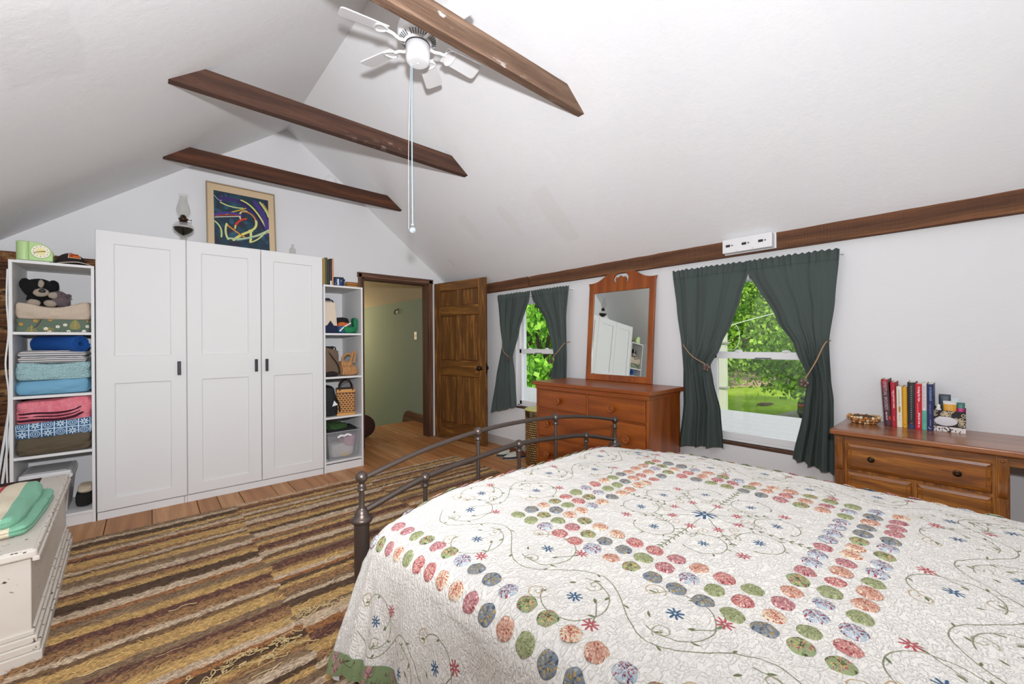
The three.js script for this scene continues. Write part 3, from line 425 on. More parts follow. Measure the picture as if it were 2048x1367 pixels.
SB('folded_blanket', 'navy and white striped woven blanket under the yoga mat', 'blanket', 0.31, 0.085, 0.36, SX - 0.008, SHL[2] + 0.205, -4.225, cloth(0xffffff, 0.95, { map: (() => { const c = stripes.clone(); c.repeat.set(1 / 0.2, 1 / 0.11); c.needsUpdate = true; return c; })() }), { r: 0.14, noise: 0.006, seed: 7, layers: 2, dip: 0.012 });
SB('folded_throw', 'fuzzy pale aqua throw between the striped blanket and the blue pillow', 'blanket', 0.345, 0.115, 0.4, SX, SHL[2] + 0.095, -4.225, fuzzy(0xa9cdd0, { bumpScale: 0.012 }), { r: 0.25, noise: 0.018, freq: 14, seed: 9 });
SB('folded_pillow', 'sky blue pillow at the bottom of its bookcase shelf', 'pillow', 0.345, 0.1, 0.4, SX, SHL[2], -4.225, cloth(0x74a9c6), { r: 0.4, noise: 0.01, seed: 11 });
const pinkTex = tex(256, 256, (u, v) => mixc(hex(0xe0697b), hex(0xf09aa2), fbm(u * 12, v * 5, 4, 3, 12, 5)), { su: 0.2, sv: 0.2 });
{
  const t = thing('fleece_throw', 'coral pink fleece throw with wine red edges', 'blanket', [SX, SHL[1] + 0.205, -4.225]);
  put('fleece', softBox(0.345, 0.168, 0.4, { r: 0.25, noise: 0.018, freq: 11, seed: 13, sag: (x) => -0.018 + 0.02 * x }), fuzzy(0xffffff, { map: pinkTex, sheenColor: new THREE.Color(0xf0a0a8) }), t);
  for (const [y, w] of [[0.022, 0.0075], [0.045, 0.004], [0.066, 0.006]]) put('edge_binding', tube([[-0.16, y + 0.004, 0.13], [-0.15, y, 0.185], [-0.08, y + 0.003, 0.2], [0.02, y - 0.003, 0.203], [0.09, y + 0.008, 0.2], [0.13, y + 0.03, 0.192], [0.16, y + 0.035, 0.17]], w, 40, 8), fuzzy(0x5f1a3c), t);
}
const bluePrint = canvasTex(256, 256, (g, w) => { g.fillStyle = '#2b5b86'; g.fillRect(0, 0, w, w); g.strokeStyle = '#cfdfe8'; g.fillStyle = '#cfdfe8'; g.lineWidth = 7; for (const [x, y, k] of [[64, 64, 0], [192, 64, 1], [64, 192, 1], [192, 192, 0]]) { g.strokeRect(x - 60, y - 60, 120, 120); if (k) { for (const r of [46, 28]) { g.beginPath(); g.arc(x, y, r, 0, 7); g.stroke(); } g.beginPath(); g.arc(x, y, 10, 0, 7); g.fill(); } else for (let j = 0; j < 8; j++) { g.save(); g.translate(x, y); g.rotate(j * Math.PI / 4); g.beginPath(); g.ellipse(0, -32, 8, 22, 0, 0, 7); g.fill(); g.restore(); } } }, { su: 0.11, sv: 0.11, wrap: THREE.RepeatWrapping });
SB('folded_tablecloth', 'indigo and white block-print cloth folded under the pink throw', 'cloth', 0.345, 0.1, 0.4, SX, SHL[1] + 0.112, -4.225, cloth(0xffffff, 0.95, { map: bluePrint }), { r: 0.15, noise: 0.007, seed: 15, sag: (x) => 0.018 * x });
SB('folded_sleeping_bag', 'olive brown quilted bag folded on the third bookcase shelf', 'bedding', 0.35, 0.12, 0.41, SX, SHL[1], -4.22, cloth(0x5c5140, 0.9), { r: 0.3, noise: 0.009, freq: 18, seed: 17, sag: (x) => 0.012 * x });
{ // lidded bin
  const t = thing('storage_bin', 'pale grey lidded plastic bin at the bottom of the left bookcase', 'bin', [-0.52, SHL[0], -4.22]); const pl = phy(0xc9c4c2, 0.4);
  const s = new THREE.CylinderGeometry(0.175, 0.145, 0.25, 4, 1); s.rotateY(Math.PI / 4); s.scale(0.9, 1, 1.2); s.translate(0, 0.125, 0); const tub = plain(s); tub.computeVertexNormals(); put('tub', tub, pl, t);
  put('lid', bx(-0.118, 0.118, 0.248, 0.285, -0.155, 0.158, 0.012, 3), phy(0xd8d8d8, 0.35), t); put('lid_recess', bx(-0.095, 0.095, 0.28, 0.289, -0.13, 0.133, 0.004), phy(0xbdbdbd, 0.4), t); put('liner_bag', jitter(bx(-0.121, 0.122, 0.235, 0.262, -0.158, 0.162, 0.008, 4), 0.006, 40, 5), phy(0xf0f0f0, 0.25, { transmission: 0.3, thickness: 0 }), t);
}
SB('cloth_bag', 'small black and cream bag beside the lidded bin', 'bag', 0.085, 0.1, 0.2, -0.345, SHL[0], -4.2, fuzzy(0x1f1d1d), { r: 0.8, noise: 0.016, freq: 16, seed: 19 });
SB('canvas_pouch', 'crumpled beige canvas pouch on top of the black bag', 'pouch', 0.07, 0.055, 0.16, -0.345, SHL[0] + 0.09, -4.19, cloth(0xcbbba4), { r: 0.8, noise: 0.014, freq: 18, seed: 23 });
{ // slim white rods and cable left of the bookcase
  for (const [x0, x1, h, lb] of [[-0.72, -0.675, 0.95, 'slim white rod leaning closest to the left bookcase'], [-0.745, -0.705, 0.8, 'shorter white rod leaning behind the taller one']]) one('white_rod', lb, 'rod', bar([x0 - 0.02, 0.0, -4.1], [x1 + 0.0, h, -4.28], 0.007), M.white);
  one('power_cable', 'thin white cable running down the side of the left bookcase', 'cable', tube([[-0.672, 1.7, -4.05], [-0.676, 1.5, -4.05], [-0.671, 1.3, -4.06], [-0.682, 1.1, -4.05], [-0.672, 0.9, -4.06], [-0.68, 0.6, -4.05], [-0.675, 0.02, -4.06]], 0.0045, 60, 6), M.white);
}
// --- on top of the wardrobe
{
  const x = 0.212, z = -4.33, y = 2.0125, t = thing('oil_lamp', 'glass oil lamp with a tall clear chimney on the wardrobe', 'oil lamp', [x, y, z]); const gl = phy(0xffffff, 0.02, { transmission: 1, thickness: 0.02, ior: 1.45 }), L = (p, s = 36) => lathe(p, s);
  put('base', L([[0, 0], [0.046, 0], [0.047, 0.006], [0.04, 0.02], [0.03, 0.05], [0.022, 0.085], [0.02, 0.098]]), M.glassClear, t);
  put('font', L([[0, 0.098], [0.022, 0.098], [0.034, 0.112], [0.062, 0.135], [0.072, 0.158], [0.07, 0.178], [0.055, 0.2], [0.034, 0.214], [0.024, 0.22]]), M.glassClear, t);
  put('lamp_oil', L([[0, 0.103], [0.031, 0.118], [0.057, 0.14], [0.065, 0.156], [0.065, 0.163], [0, 0.163]]), phy(0x57491d, 0.05, { transmission: 0.85, thickness: 0.05, attenuationColor: new THREE.Color(0x6b5a10), attenuationDistance: 0.04 }), t);
  put('burner', L([[0, 0.216], [0.026, 0.216], [0.026, 0.228], [0.032, 0.232], [0.034, 0.24], [0.022, 0.246], [0.02, 0.262], [0.012, 0.272], [0, 0.274]]), M.brass, t); put('wick_knob', merge([bar([0.02, 0.236, 0], [0.05, 0.236, 0], 0.0025), bar([0.05, 0.236, 0], [0.054, 0.236, 0], 0.008)]), M.brass, t);
  put('chimney', L([[0.026, 0.245], [0.03, 0.262], [0.041, 0.285], [0.047, 0.305], [0.045, 0.33], [0.034, 0.37], [0.026, 0.405], [0.024, 0.425], [0.034, 0.437], [0.036, 0.441]]), M.glassClear, t);
}
{ // framed abstract painting leaning on the gable wall
  const w = 0.545, h = 0.7, t = thing('framed_painting', 'framed abstract painting of coloured ribbons leaning on the gable wall', 'painting', [0.668, 2.0125, -4.58]); t.rotation.x = -7 * D2R;
  const art = canvasTex(512, 640, (g, W, Hh) => { const r = rng(12); g.fillStyle = '#1e3a48'; g.fillRect(0, 0, W, Hh); for (let k = 0; k < 90; k++) { g.globalAlpha = 0.5; g.fillStyle = ['#24566a', '#2c2440', '#173040', '#33708a', '#3a1d30', '#1c2c48'][k % 6]; g.beginPath(); g.ellipse(r() * W, r() * Hh, 20 + r() * 70, 8 + r() * 26, r() * 3, 0, 7); g.fill(); } g.globalAlpha = 1; g.lineCap = 'round'; g.scale(1, 0.8);
    const S = (c, lw, p) => { g.strokeStyle = c; g.lineWidth = lw * 1.3; g.beginPath(); g.moveTo(p[0], p[1]); if (p.length === 8) g.bezierCurveTo(...p.slice(2)); else if (p.length === 6) g.quadraticCurveTo(...p.slice(2)); else g.lineTo(p[2], p[3]); g.stroke(); };
    S('#3a2b6b', 44, [60, 110, 200, 40, 400, 120, 500, 500]); S('#d8d96e', 14, [250, 70, 380, 110, 440, 300, 512, 470]); S('#4a3288', 34, [380, 60, 460, 200, 490, 340, 500, 430]); S('#1b1830', 12, [220, 90, 400, 160, 420, 330, 470, 460]); S('#cfdc8a', 14, [430, 50, 470, 130, 500, 170, 510, 240]); S('#e0a829', 8, [455, 60, 490, 120, 500, 150, 511, 180]);
    S('#d5d98c', 12, [60, 150, 120, 190, 200, 195, 260, 180]); S('#d9b52c', 10, [110, 300, 180, 240, 230, 220, 290, 175]); S('#e4cfa0', 12, [240, 340, 210, 260, 260, 200, 300, 215]); S('#e08a4a', 12, [255, 230, 330, 200, 380, 280, 385, 340]); S('#e0dc86', 18, [385, 330, 400, 420, 350, 470, 320, 480]); S('#4c3a8c', 22, [10, 330, 100, 270, 200, 260, 245, 290]); S('#b23c22', 10, [20, 345, 90, 310, 150, 300, 215, 290]); S('#e8dcc8', 8, [10, 365, 100, 335, 170, 320, 235, 300]);
    S('#cc3d20', 18, [190, 440, 210, 370, 250, 340, 290, 320]); S('#cfd57a', 12, [190, 440, 185, 480]); S('#e0dd78', 22, [170, 640, 240, 540, 330, 490, 340, 480]); S('#e3a43a', 14, [110, 440, 180, 510, 240, 560, 270, 580]); S('#b5522a', 6, [130, 452, 250, 560]); S('#dfe08a', 18, [330, 480, 335, 540, 330, 600, 325, 640]); S('#d6de92', 14, [110, 430, 90, 520, 100, 590, 120, 640]); S('#c6d58c', 12, [5, 420, 60, 470, 70, 540, 60, 620]); S('#b9cfa0', 18, [120, 625, 260, 630, 380, 560, 512, 430]); S('#dedc84', 12, [330, 640, 400, 600, 450, 520, 470, 470]); S('#9fb7a8', 8, [200, 640, 300, 600, 420, 540, 500, 470]); S('#c0c8c0', 5, [5, 70, 40, 130, 60, 140, 70, 120]); });
  const mw = 0.052; put('frame_rail', merge([bx(-w / 2 - 0.006, -w / 2 + 0.004, 0, h, -0.012, 0.012, 0.002), bx(w / 2 - 0.004, w / 2 + 0.006, 0, h, -0.012, 0.012, 0.002), bx(-w / 2 - 0.006, w / 2 + 0.006, h - 0.004, h + 0.006, -0.012, 0.012, 0.002), bx(-w / 2 - 0.006, w / 2 + 0.006, -0.0, 0.008, -0.012, 0.012, 0.002)]), std(0xa8957c, 0.45, { metalness: 0.3 }), t);
  put('mat_board', bx(-w / 2, w / 2, 0.004, h, -0.01, 0.0, 0), std(0xd8bf9b, 0.85), t); const pg = new THREE.PlaneGeometry(w - 2 * mw, h - 2 * mw - 0.03); pg.translate(0, h / 2 + 0.0, 0.0012); put('canvas_print', pg, std(0xffffff, 0.6, { map: art }), t);
}
{ const g = lathe([[0, 0], [0.027, 0], [0.029, 0.004], [0.029, 0.1], [0.024, 0.114], [0.012, 0.122], [0.0105, 0.14], [0.014, 0.143], [0.0145, 0.155]], 28); g.translate(1.03, 2.0125, -4.33); one('glass_bottle', 'small empty clear glass bottle on the right end of the wardrobe', 'bottle', g, M.glassClear); }
// --- right bookcase: on top
function bookThing(label, [x, y, z], [w, h, d], col, { ry = 0, lean = 0, spine = null, pages = 0xe9e2d2, group, covers = 0.002, along = 'x' } = {}) {
  // local: spine faces +z, width along x, base at y 0
  const t = thing('book', label, 'book', [x, y, z], ry, group); t.rotation.z = lean;
  const cm = std(col, 0.55); put('cover', merge([bx(-w / 2, -w / 2 + covers, 0, h, -d, 0, 0.0005), bx(w / 2 - covers, w / 2, 0, h, -d, 0, 0.0005)]), cm, t); put('pages', bx(-w / 2 + covers, w / 2 - covers, 0.003, h - 0.003, -d + 0.003, -0.002, 0), std(pages, 0.9), t);
  const sg = grid(6, 1, (u, v) => [(u - 0.5) * w, v * h, 0.004 * Math.sin(u * Math.PI) - 0.0005], (u, v) => [u, v]); put('spine', sg, spine ? std(0xffffff, 0.5, { map: spine, side: THREE.DoubleSide }) : std(col, 0.55, { side: THREE.DoubleSide }), t); return t;
}
{
  const z = -4.032, y = 1.7662; let x = 1.216; const G = 'old books on the right bookcase';
  for (const [w, h, col, lb] of [[0.017, 0.245, 0xa88734, 'slim mustard yellow book at the left end on the right bookcase'], [0.022, 0.255, 0x40442a, 'dark olive green book second from the left on the right bookcase'], [0.018, 0.242, 0x2a1f22, 'dark maroon book in the middle of the row on the right bookcase'], [0.02, 0.25, 0x16181d, 'black book fourth in the row on the right bookcase'], [0.014, 0.255, 0xc98a5a, 'slim orange tan book at the right end on the right bookcase']]) { bookThing(lb, [x + w / 2, y, z], [w, h, 0.14], col, { group: G, pages: 0xd8cbb0 }); x += w + 0.0008; }
  one('small_card', 'tiny white card standing before the black book on the bookcase', 'card', bx(1.276, 1.289, y, y + 0.04, -4.026, -4.019, 0.001), std(0xe4e4dc, 0.6));
  const p = thing('enamel_pot', 'speckled dark blue enamel pot on the right bookcase', 'pot', [1.37, y, -4.085]); p.scale.setScalar(1.08); const en = phy(0x233a63, 0.25, { clearcoat: 0.5 });
  put('pot_body', lathe([[0, 0], [0.05, 0], [0.053, 0.005], [0.057, 0.06], [0.06, 0.064], [0.054, 0.064], [0.05, 0.01], [0, 0.008]], 32), en, p); put('pot_cover', at(softBox(0.1, 0.022, 0.09, { r: 0.9, noise: 0.004, freq: 30, seed: 4 }), -0.004, 0.06, 0), fuzzy(0x26302c), p); { const r = rng(8); for (let k = 0; k < 9; k++) { const a = Math.PI / 2 + (r() - 0.5) * 2.4, yy = 0.01 + r() * 0.045, R = 0.0535 + 0.004 * yy / 0.06; put('speck', ball(Math.cos(a) * R, yy, Math.sin(a) * R, 0.0025 + r() * 0.002, 1, 1, 1, 8, 6), std(0xe6e8ea, 0.4), p); } }
  const b = thing('wicker_tray', 'low honey-coloured wicker tray on the right bookcase', 'basket', [1.49, y, -4.12]); const wk = [std(0xb58445, 0.8), std(0x8a5a2b, 0.8)];
  put('tray_base', bx(-0.058, 0.058, 0, 0.006, -0.09, 0.09, 0.002), wk[1], b); for (let k = 0; k < 4; k++) { const ring = []; for (let i = 0; i < 48; i++) { const a = i / 48 * Math.PI * 2, s = Math.pow(Math.abs(Math.cos(a)), 0.35) * Math.sign(Math.cos(a)), c = Math.pow(Math.abs(Math.sin(a)), 0.35) * Math.sign(Math.sin(a)); ring.push([s * (0.058 + 0.002 * ((i + k) % 2)), 0.008 + k * 0.011, c * (0.088 + 0.002 * ((i + k) % 2))]); } put('woven_strand', tube(ring, 0.0058, 96, 6, true), wk[k % 2], b); }
}
// --- right bookcase: shelves
{ // canvas tote
  const t = thing('tote_bag', 'cream canvas tote bag with a navy base on the right bookcase', 'bag', [1.283, SHR[3], -4.15]);
  const g = softBox(0.135, 0.3, 0.22, { r: 0.16, noise: 0.006, freq: 8, seed: 31 }); const p = g.attributes.position; for (let i = 0; i < p.count; i++) { const k = 1 - 0.2 * p.getY(i) / 0.3; p.setX(i, p.getX(i) * k); p.setZ(i, p.getZ(i) * k); } g.computeVertexNormals(); put('canvas_body', g, cloth(0xd8c8b4, 0.95), t);
  put('navy_base', softBox(0.135, 0.075, 0.232, { r: 0.25, noise: 0.003, seed: 33 }), cloth(0x1d2440), t); const tri = shapeOf([[-0.05, 0.06], [0.03, 0.06], [-0.01, 0.12]]); put('navy_point', plain(extr(tri, 0.012, 0.002)).translate(0.01, 0, 0.098), cloth(0x1d2440), t);
  put('strap', tube([[-0.05, 0.27, 0.06], [-0.03, 0.31, 0.07], [0.02, 0.315, 0.075], [0.045, 0.285, 0.07], [0.05, 0.27, 0.06]], 0.007, 24, 6), cloth(0x1a1d2b), t); put('rolled_top', at(softBox(0.075, 0.035, 0.12, { r: 0.7, noise: 0.004, seed: 35 }), -0.02, 0.305, 0.02), cloth(0x2a2a35), t); put('rolled_stripe', at(softBox(0.078, 0.02, 0.122, { r: 0.7, noise: 0.004, seed: 36 }), -0.016, 0.292, 0.022), cloth(0xa3998f), t);
}
SB('silk_scarf', 'crumpled bright green scarf heaped right of the canvas tote', 'scarf', 0.13, 0.075, 0.17, 1.462, SHR[3], -4.105, cloth(0x0f7a4c, 0.6), { r: 0.9, noise: 0.022, freq: 14, seed: 41 });
{ const t = thing('printed_bag', 'black, orange and blue printed bag behind the green scarf', 'bag', [1.43, SHR[3], -4.16]); put('dark_top', at(softBox(0.13, 0.08, 0.13, { r: 0.8, noise: 0.012, freq: 14, seed: 43 }), -0.012, 0.075, 0), cloth(0x151517), t); put('orange_panel', at(softBox(0.12, 0.09, 0.15, { r: 0.8, noise: 0.012, freq: 14, seed: 44 }), -0.008, 0.025, 0.015), cloth(0xc4622a), t); put('blue_panel', at(softBox(0.1, 0.085, 0.16, { r: 0.8, noise: 0.014, freq: 14, seed: 45 }), -0.02, 0, 0.02), cloth(0x2a5f8c), t); put('white_piping', tube([[-0.06, 0.02, 0.105], [-0.02, 0.06, 0.11], [0.02, 0.085, 0.105], [0.05, 0.1, 0.095]], 0.008, 20, 6), cloth(0xe6e0d6), t); }
SB('green_strap_pouch', 'upright green cloth flap at the right end of the scarf shelf', 'pouch', 0.04, 0.155, 0.09, 1.527, SHR[3], -4.1, cloth(0x0d7046, 0.6), { r: 0.7, noise: 0.008, freq: 14, seed: 47 });
{ // rucksack
  const t = thing('rucksack', 'taupe rucksack with black base and straps on the right bookcase', 'backpack', [1.292, SHR[2], -4.165]);
  put('pack_body', at(softBox(0.15, 0.25, 0.24, { r: 0.25, noise: 0.01, freq: 9, seed: 51, sag: (x) => -0.04 * x }), 0, 0.02, 0), cloth(0x6d5a4a), t); put('dark_base', softBox(0.145, 0.055, 0.25, { r: 0.5, noise: 0.006, seed: 53 }), cloth(0x231a1a), t); put('flap', at(softBox(0.12, 0.04, 0.2, { r: 0.6, noise: 0.008, seed: 54 }), -0.02, 0.25, -0.01), cloth(0x2a1e1e), t);
  put('strap', tube([[-0.03, 0.24, 0.115], [0.0, 0.19, 0.13], [0.04, 0.13, 0.135], [0.066, 0.07, 0.13], [0.07, 0.03, 0.125]], 0.006, 24, 6), cloth(0x1c1718), t); put('carry_loop', tube([[0.0, 0.26, 0.05], [0.02, 0.285, 0.05], [0.055, 0.275, 0.05], [0.06, 0.25, 0.05]], 0.006, 20, 6), cloth(0x1c1718), t);
}
{ // striped bag
  const st = tex(256, 64, (u, v) => { const k = mod(u * 12 + 0.3 * fbm(u * 8, v * 4, 2, 3, 8, 4), 1); return mixc(mixc(hex(0xa8683a), hex(0xd9b078), sm(0.3, 0.5, k)), hex(0x5d3520), sm(0.75, 0.85, k)); }, { su: 0.16, sv: 0.1 });
  const t = thing('striped_bag', 'slouched orange and brown striped bag beside the rucksack', 'bag', [1.465, SHR[2], -4.13]), m = cloth(0xffffff, 0.9, { map: st }); put('bag_body', softBox(0.165, 0.1, 0.2, { r: 0.75, noise: 0.014, freq: 16, seed: 57 }), m, t); put('bag_top', at(softBox(0.12, 0.07, 0.15, { r: 0.8, noise: 0.012, freq: 16, seed: 58 }), -0.02, 0.075, 0), m, t); put('handle', tube([[-0.055, 0.12, 0.03], [-0.05, 0.18, 0.03], [0.0, 0.215, 0.03], [0.03, 0.2, 0.03], [0.02, 0.12, 0.04]], 0.012, 24, 8), m, t); put('handle', tube([[0.005, 0.12, 0.06], [0.03, 0.18, 0.05], [0.05, 0.235, 0.04], [0.065, 0.22, 0.04], [0.05, 0.12, 0.05]], 0.012, 24, 8), m, t);
}
{ // black daypack
  const t = thing('daypack', 'black daypack with a small white triangle badge on the bookcase', 'backpack', [1.292, SHR[1], -4.165]); const g = softBox(0.145, 0.29, 0.25, { r: 0.5, noise: 0.01, freq: 9, seed: 61 }); const p = g.attributes.position; for (let i = 0; i < p.count; i++) { const k = 1 - 0.62 * Math.pow(p.getY(i) / 0.29, 1.4); if (p.getX(i) > 0) p.setX(i, p.getX(i) * k); } g.computeVertexNormals(); put('pack_body', g, cloth(0x121316, 0.7), t);
  const tr = shapeOf([[0, 0], [0.052, 0.012], [0.018, 0.055]]); put('badge', plain(extr(tr, 0.004, 0.001)).translate(0.0, 0.1, 0.128), std(0xe4e8ea, 0.5), t); put('strap', tube([[0.03, 0.2, 0.1], [0.06, 0.12, 0.125], [0.075, 0.04, 0.11]], 0.007, 16, 6), cloth(0x0c0d0f), t);
}
{ // woven basket with leather handles
  const t = thing('woven_basket', 'honey and brown checked splint basket with dark leather handles', 'basket', [1.452, SHR[1], -4.145], -0.28), w = 0.16, h = 0.25, d = 0.2, lt = std(0xc9924f, 0.65), dk = std(0x5b3218, 0.65);
  put('basket_box', bx(-w / 2, w / 2, 0, h, -d / 2, d / 2, 0.006, 2), dk, t); put('rim', merge([bx(-w / 2 - 0.004, w / 2 + 0.004, h - 0.03, h + 0.002, -d / 2 - 0.004, d / 2 + 0.004, 0.005, 2), bx(-w / 2 - 0.003, w / 2 + 0.003, 0, 0.025, -d / 2 - 0.003, d / 2 + 0.003, 0.004, 2)]), lt, t);
  for (let r = 0; r < 9; r++) { const y = 0.03 + r * 0.0205; put('splint', bx(-w / 2 - 0.0022, w / 2 + 0.0022, y, y + 0.0075, -d / 2 - 0.0022, d / 2 + 0.0022, 0.001), lt, t); for (let k = 0; k < 5; k++) { const xx = -w / 2 + 0.006 + ((k + (r % 2) * 0.5) * 0.03); if (xx < w / 2 - 0.01) put('splint', bx(xx, xx + 0.0085, y + 0.006, y + 0.021, d / 2, d / 2 + 0.0026, 0.001), lt, t); const zz = -d / 2 + 0.006 + ((k + (r % 2) * 0.5) * 0.04); if (zz < d / 2 - 0.01) put('splint', bx(-w / 2 - 0.0026, -w / 2, y + 0.006, y + 0.021, zz, zz + 0.0095, 0.001), lt, t); } }
  put('inner_lining', bx(-w / 2 + 0.006, w / 2 - 0.006, h - 0.008, h + 0.0035, -d / 2 + 0.006, d / 2 - 0.006, 0), std(0x5a5048, 0.9), t);
  const le = std(0x2c1712, 0.45); for (const zz of [0.06, -0.06]) put('handle', tube([[-0.055, h - 0.01, zz * 1.75], [-0.05, h + 0.04, zz * 1.6], [-0.01, h + 0.085, zz * 1.1], [0.03, h + 0.085, zz], [0.06, h + 0.03, zz * 1.6], [0.062, h - 0.01, zz * 1.75]], 0.0065, 30, 6), le, t);
  for (const [y, z] of [[0.185, 0.06], [0.185, 0.0], [0.06, 0.06]]) put('rivet', ball(-w / 2 - 0.003, y, z, 0.005), M.chrome, t);
}
{ // clear tote bin
  const t = thing('plastic_tote', 'translucent plastic bin of clothes at the bottom of the right bookcase', 'bin', [1.397, SHR[0], -4.19]); const pl = phy(0xe9eaec, 0.35, { transmission: 0.8, thickness: 0, ior: 1.3, side: THREE.DoubleSide });
  const wall = (y) => lerp(0.128, 0.155, y / 0.27), dw = (y) => lerp(0.15, 0.165, y / 0.27); const pts = [[1, 1], [-1, 1], [-1, -1], [1, -1]]; const gs = [];
  for (let k = 0; k < 4; k++) { const [a, b] = pts[k], [c, e] = pts[(k + 1) % 4]; gs.push(grid(8, 6, (u, v) => { const y = v * 0.27; return [lerp(a, c, u) * wall(y), y, lerp(b, e, u) * dw(y)]; })); } gs.push(grid(1, 1, (u, v) => [(u - 0.5) * 0.256, 0.002, (v - 0.5) * 0.3])); put('tub', merge(gs), pl, t);
  put('rim', tube([[0.157, 0.27, 0.167], [-0.157, 0.27, 0.167], [-0.157, 0.27, -0.167], [0.157, 0.27, -0.167]].flatMap((p, i, A) => { const q = A[(i + 1) % 4]; return [0, 0.25, 0.5, 0.75].map((f) => [lerp(p[0], q[0], f), 0.27, lerp(p[2], q[2], f)]); }), 0.006, 120, 6, true), pl, t); put('grip', tube([[-0.06, 0.215, 0.164], [-0.03, 0.232, 0.168], [0.0, 0.226, 0.168], [0.03, 0.235, 0.168], [0.065, 0.222, 0.166]], 0.01, 24, 8), phy(0xf2f2f2, 0.4), t);
  put('white_clothes', at(softBox(0.23, 0.15, 0.27, { r: 0.6, noise: 0.02, freq: 10, seed: 71 }), 0, 0.006, 0), cloth(0xd6d3cf), t); put('pink_clothes', at(softBox(0.12, 0.12, 0.2, { r: 0.8, noise: 0.02, freq: 12, seed: 72 }), 0.065, 0.1, 0.04), cloth(0xcfa3b2), t); put('cream_clothes', at(softBox(0.1, 0.05, 0.2, { r: 0.8, noise: 0.014, freq: 12, seed: 74 }), 0.03, 0.012, 0.05), cloth(0xd9c07a), t); put('dark_garment', at(softBox(0.29, 0.045, 0.29, { r: 0.5, noise: 0.01, freq: 14, seed: 75 }), 0.0, 0.245, 0), cloth(0x17181a), t); put('green_garment', at(softBox(0.2, 0.065, 0.22, { r: 0.8, noise: 0.024, freq: 16, seed: 76 }), -0.03, 0.272, 0.02), cloth(0x2d4a22), t);
}
// ------------------------------------------------------------------ white chest with folded blanket
{
  const t = thing('blanket_chest', 'chipped white painted blanket chest against the left wall', 'chest', [-0.64, 0, -3.02]), x0 = -0.955, x1 = -0.345, z0 = -3.63, z1 = -2.40;
  const chip = (seed, am) => tex(512, 512, (u, v) => { let c = mixc(hex(0xdcd6cc), hex(0xcfc7ba), fbm(u * 5, v * 5, 3, seed, 5, 5)); const f = sm(am, am + 0.04, fbm(u * 34, v * 34, 4, seed + 9, 34, 34) + 0.12 * (fbm(u * 4, v * 4, 2, seed + 2, 4, 4) - 0.5)); return mixc(c, hex(0x4a3a2d), f); }, { su: 0.7, sv: 0.7 });
  const pA = std(0xffffff, 0.5, { map: chip(3, 0.80), bumpMap: fineBump, bumpScale: 0.001 }), pB = std(0xffffff, 0.55, { map: chip(7, 0.73), bumpMap: fineBump, bumpScale: 0.002 });
  part(t, 'chest_box', uvm(bx(x0, x1, 0.09, 0.40, z0, z1, 0.004), 'z'), pA);
  for (const [e, a, b] of [[0.03, 0, 0.05], [0.024, 0.05, 0.078], [0.016, 0.078, 0.105], [0.008, 0.105, 0.125]]) part(t, 'base_moulding', uvm(bx(x0, x1 + e, a, b, z0 - e * 0.5, z1 + e, 0.005, 2), 'z', a * 3), pB);
  const lid = part(t, 'lid', uvm(bx(x0, x1 + 0.018, 0.402, 0.437, z0 - 0.01, z1 + 0.02, 0.011, 3), 'z'), pB); part(t, 'lid_edge', uvm(bx(x1 - 0.075, x1 + 0.008, 0.43, 0.4405, z0, z1 + 0.012, 0.004), 'z'), pA);
  part(t, 'lid_lip', uvm(bx(x1 + 0.004, x1 + 0.024, 0.392, 0.41, z0 - 0.01, z1 + 0.022, 0.004), 'z'), pB);
  const bare = std(0x6b3d1f, 0.7, { map: M.plate.map }); part(t, 'bare_wood_strip', uvm(jitter(bx(x0 + 0.01, x1 - 0.09, 0.434, 0.4385, z0 - 0.004, z0 + 0.13, 0.001, 6), 0.003, 30, 4), 'x'), bare);
  t.rotation.y = 0.034; t.position.x -= 0.022;
}
{ // folded wool blanket
  const t = thing('wool_blanket', 'cream and mint green wool blanket with a red stripe folded on the chest', 'blanket', [-0.662, 0.4385, -2.86]); const wt = tex(512, 64, (u, v) => { const n = 6 * (fbm(u * 60, v * 20, 3, 4, 60, 20) - 0.5); const c = u > 0.895 ? hex(0x83bf9f) : u < 0.78 && u > 0.745 ? hex(0xc9303a) : hex(0xe9dcc0); return [c[0] + n, c[1] + n, c[2] + n]; }, { su: 1, sv: 1, wrap: THREE.ClampToEdgeWrapping });
  const mk = (w, h, d, sd, o) => { const g = softBox(w, h, d, { r: 0.42, noise: 0.012, freq: 6, seed: sd, n: 30, ...o }); const p = g.attributes.position, uv = g.attributes.uv; for (let i = 0; i < p.count; i++) uv.setXY(i, clamp(p.getX(i) / w + 0.5, 0.01, 0.99), p.getZ(i) * 3 + p.getY(i) * 3); return g; };
  const m = fuzzy(0xffffff, { map: wt, sheenColor: new THREE.Color(0xdddddd), sheen: 0.25, bumpScale: 0.004 }); put('top_fold', at(mk(0.53, 0.062, 0.56, 81, { r: 0.3, noise: 0.02, sag: (x, z) => 0.012 * Math.sin(x * 9 + z * 5) }), 0.0, 0.034, 0.02), m, t); put('lower_fold', at(mk(0.56, 0.05, 0.6, 82, { r: 0.25, noise: 0.014, layers: 2, dip: 0.01 }), 0.012, 0, 0.0), m, t);
}
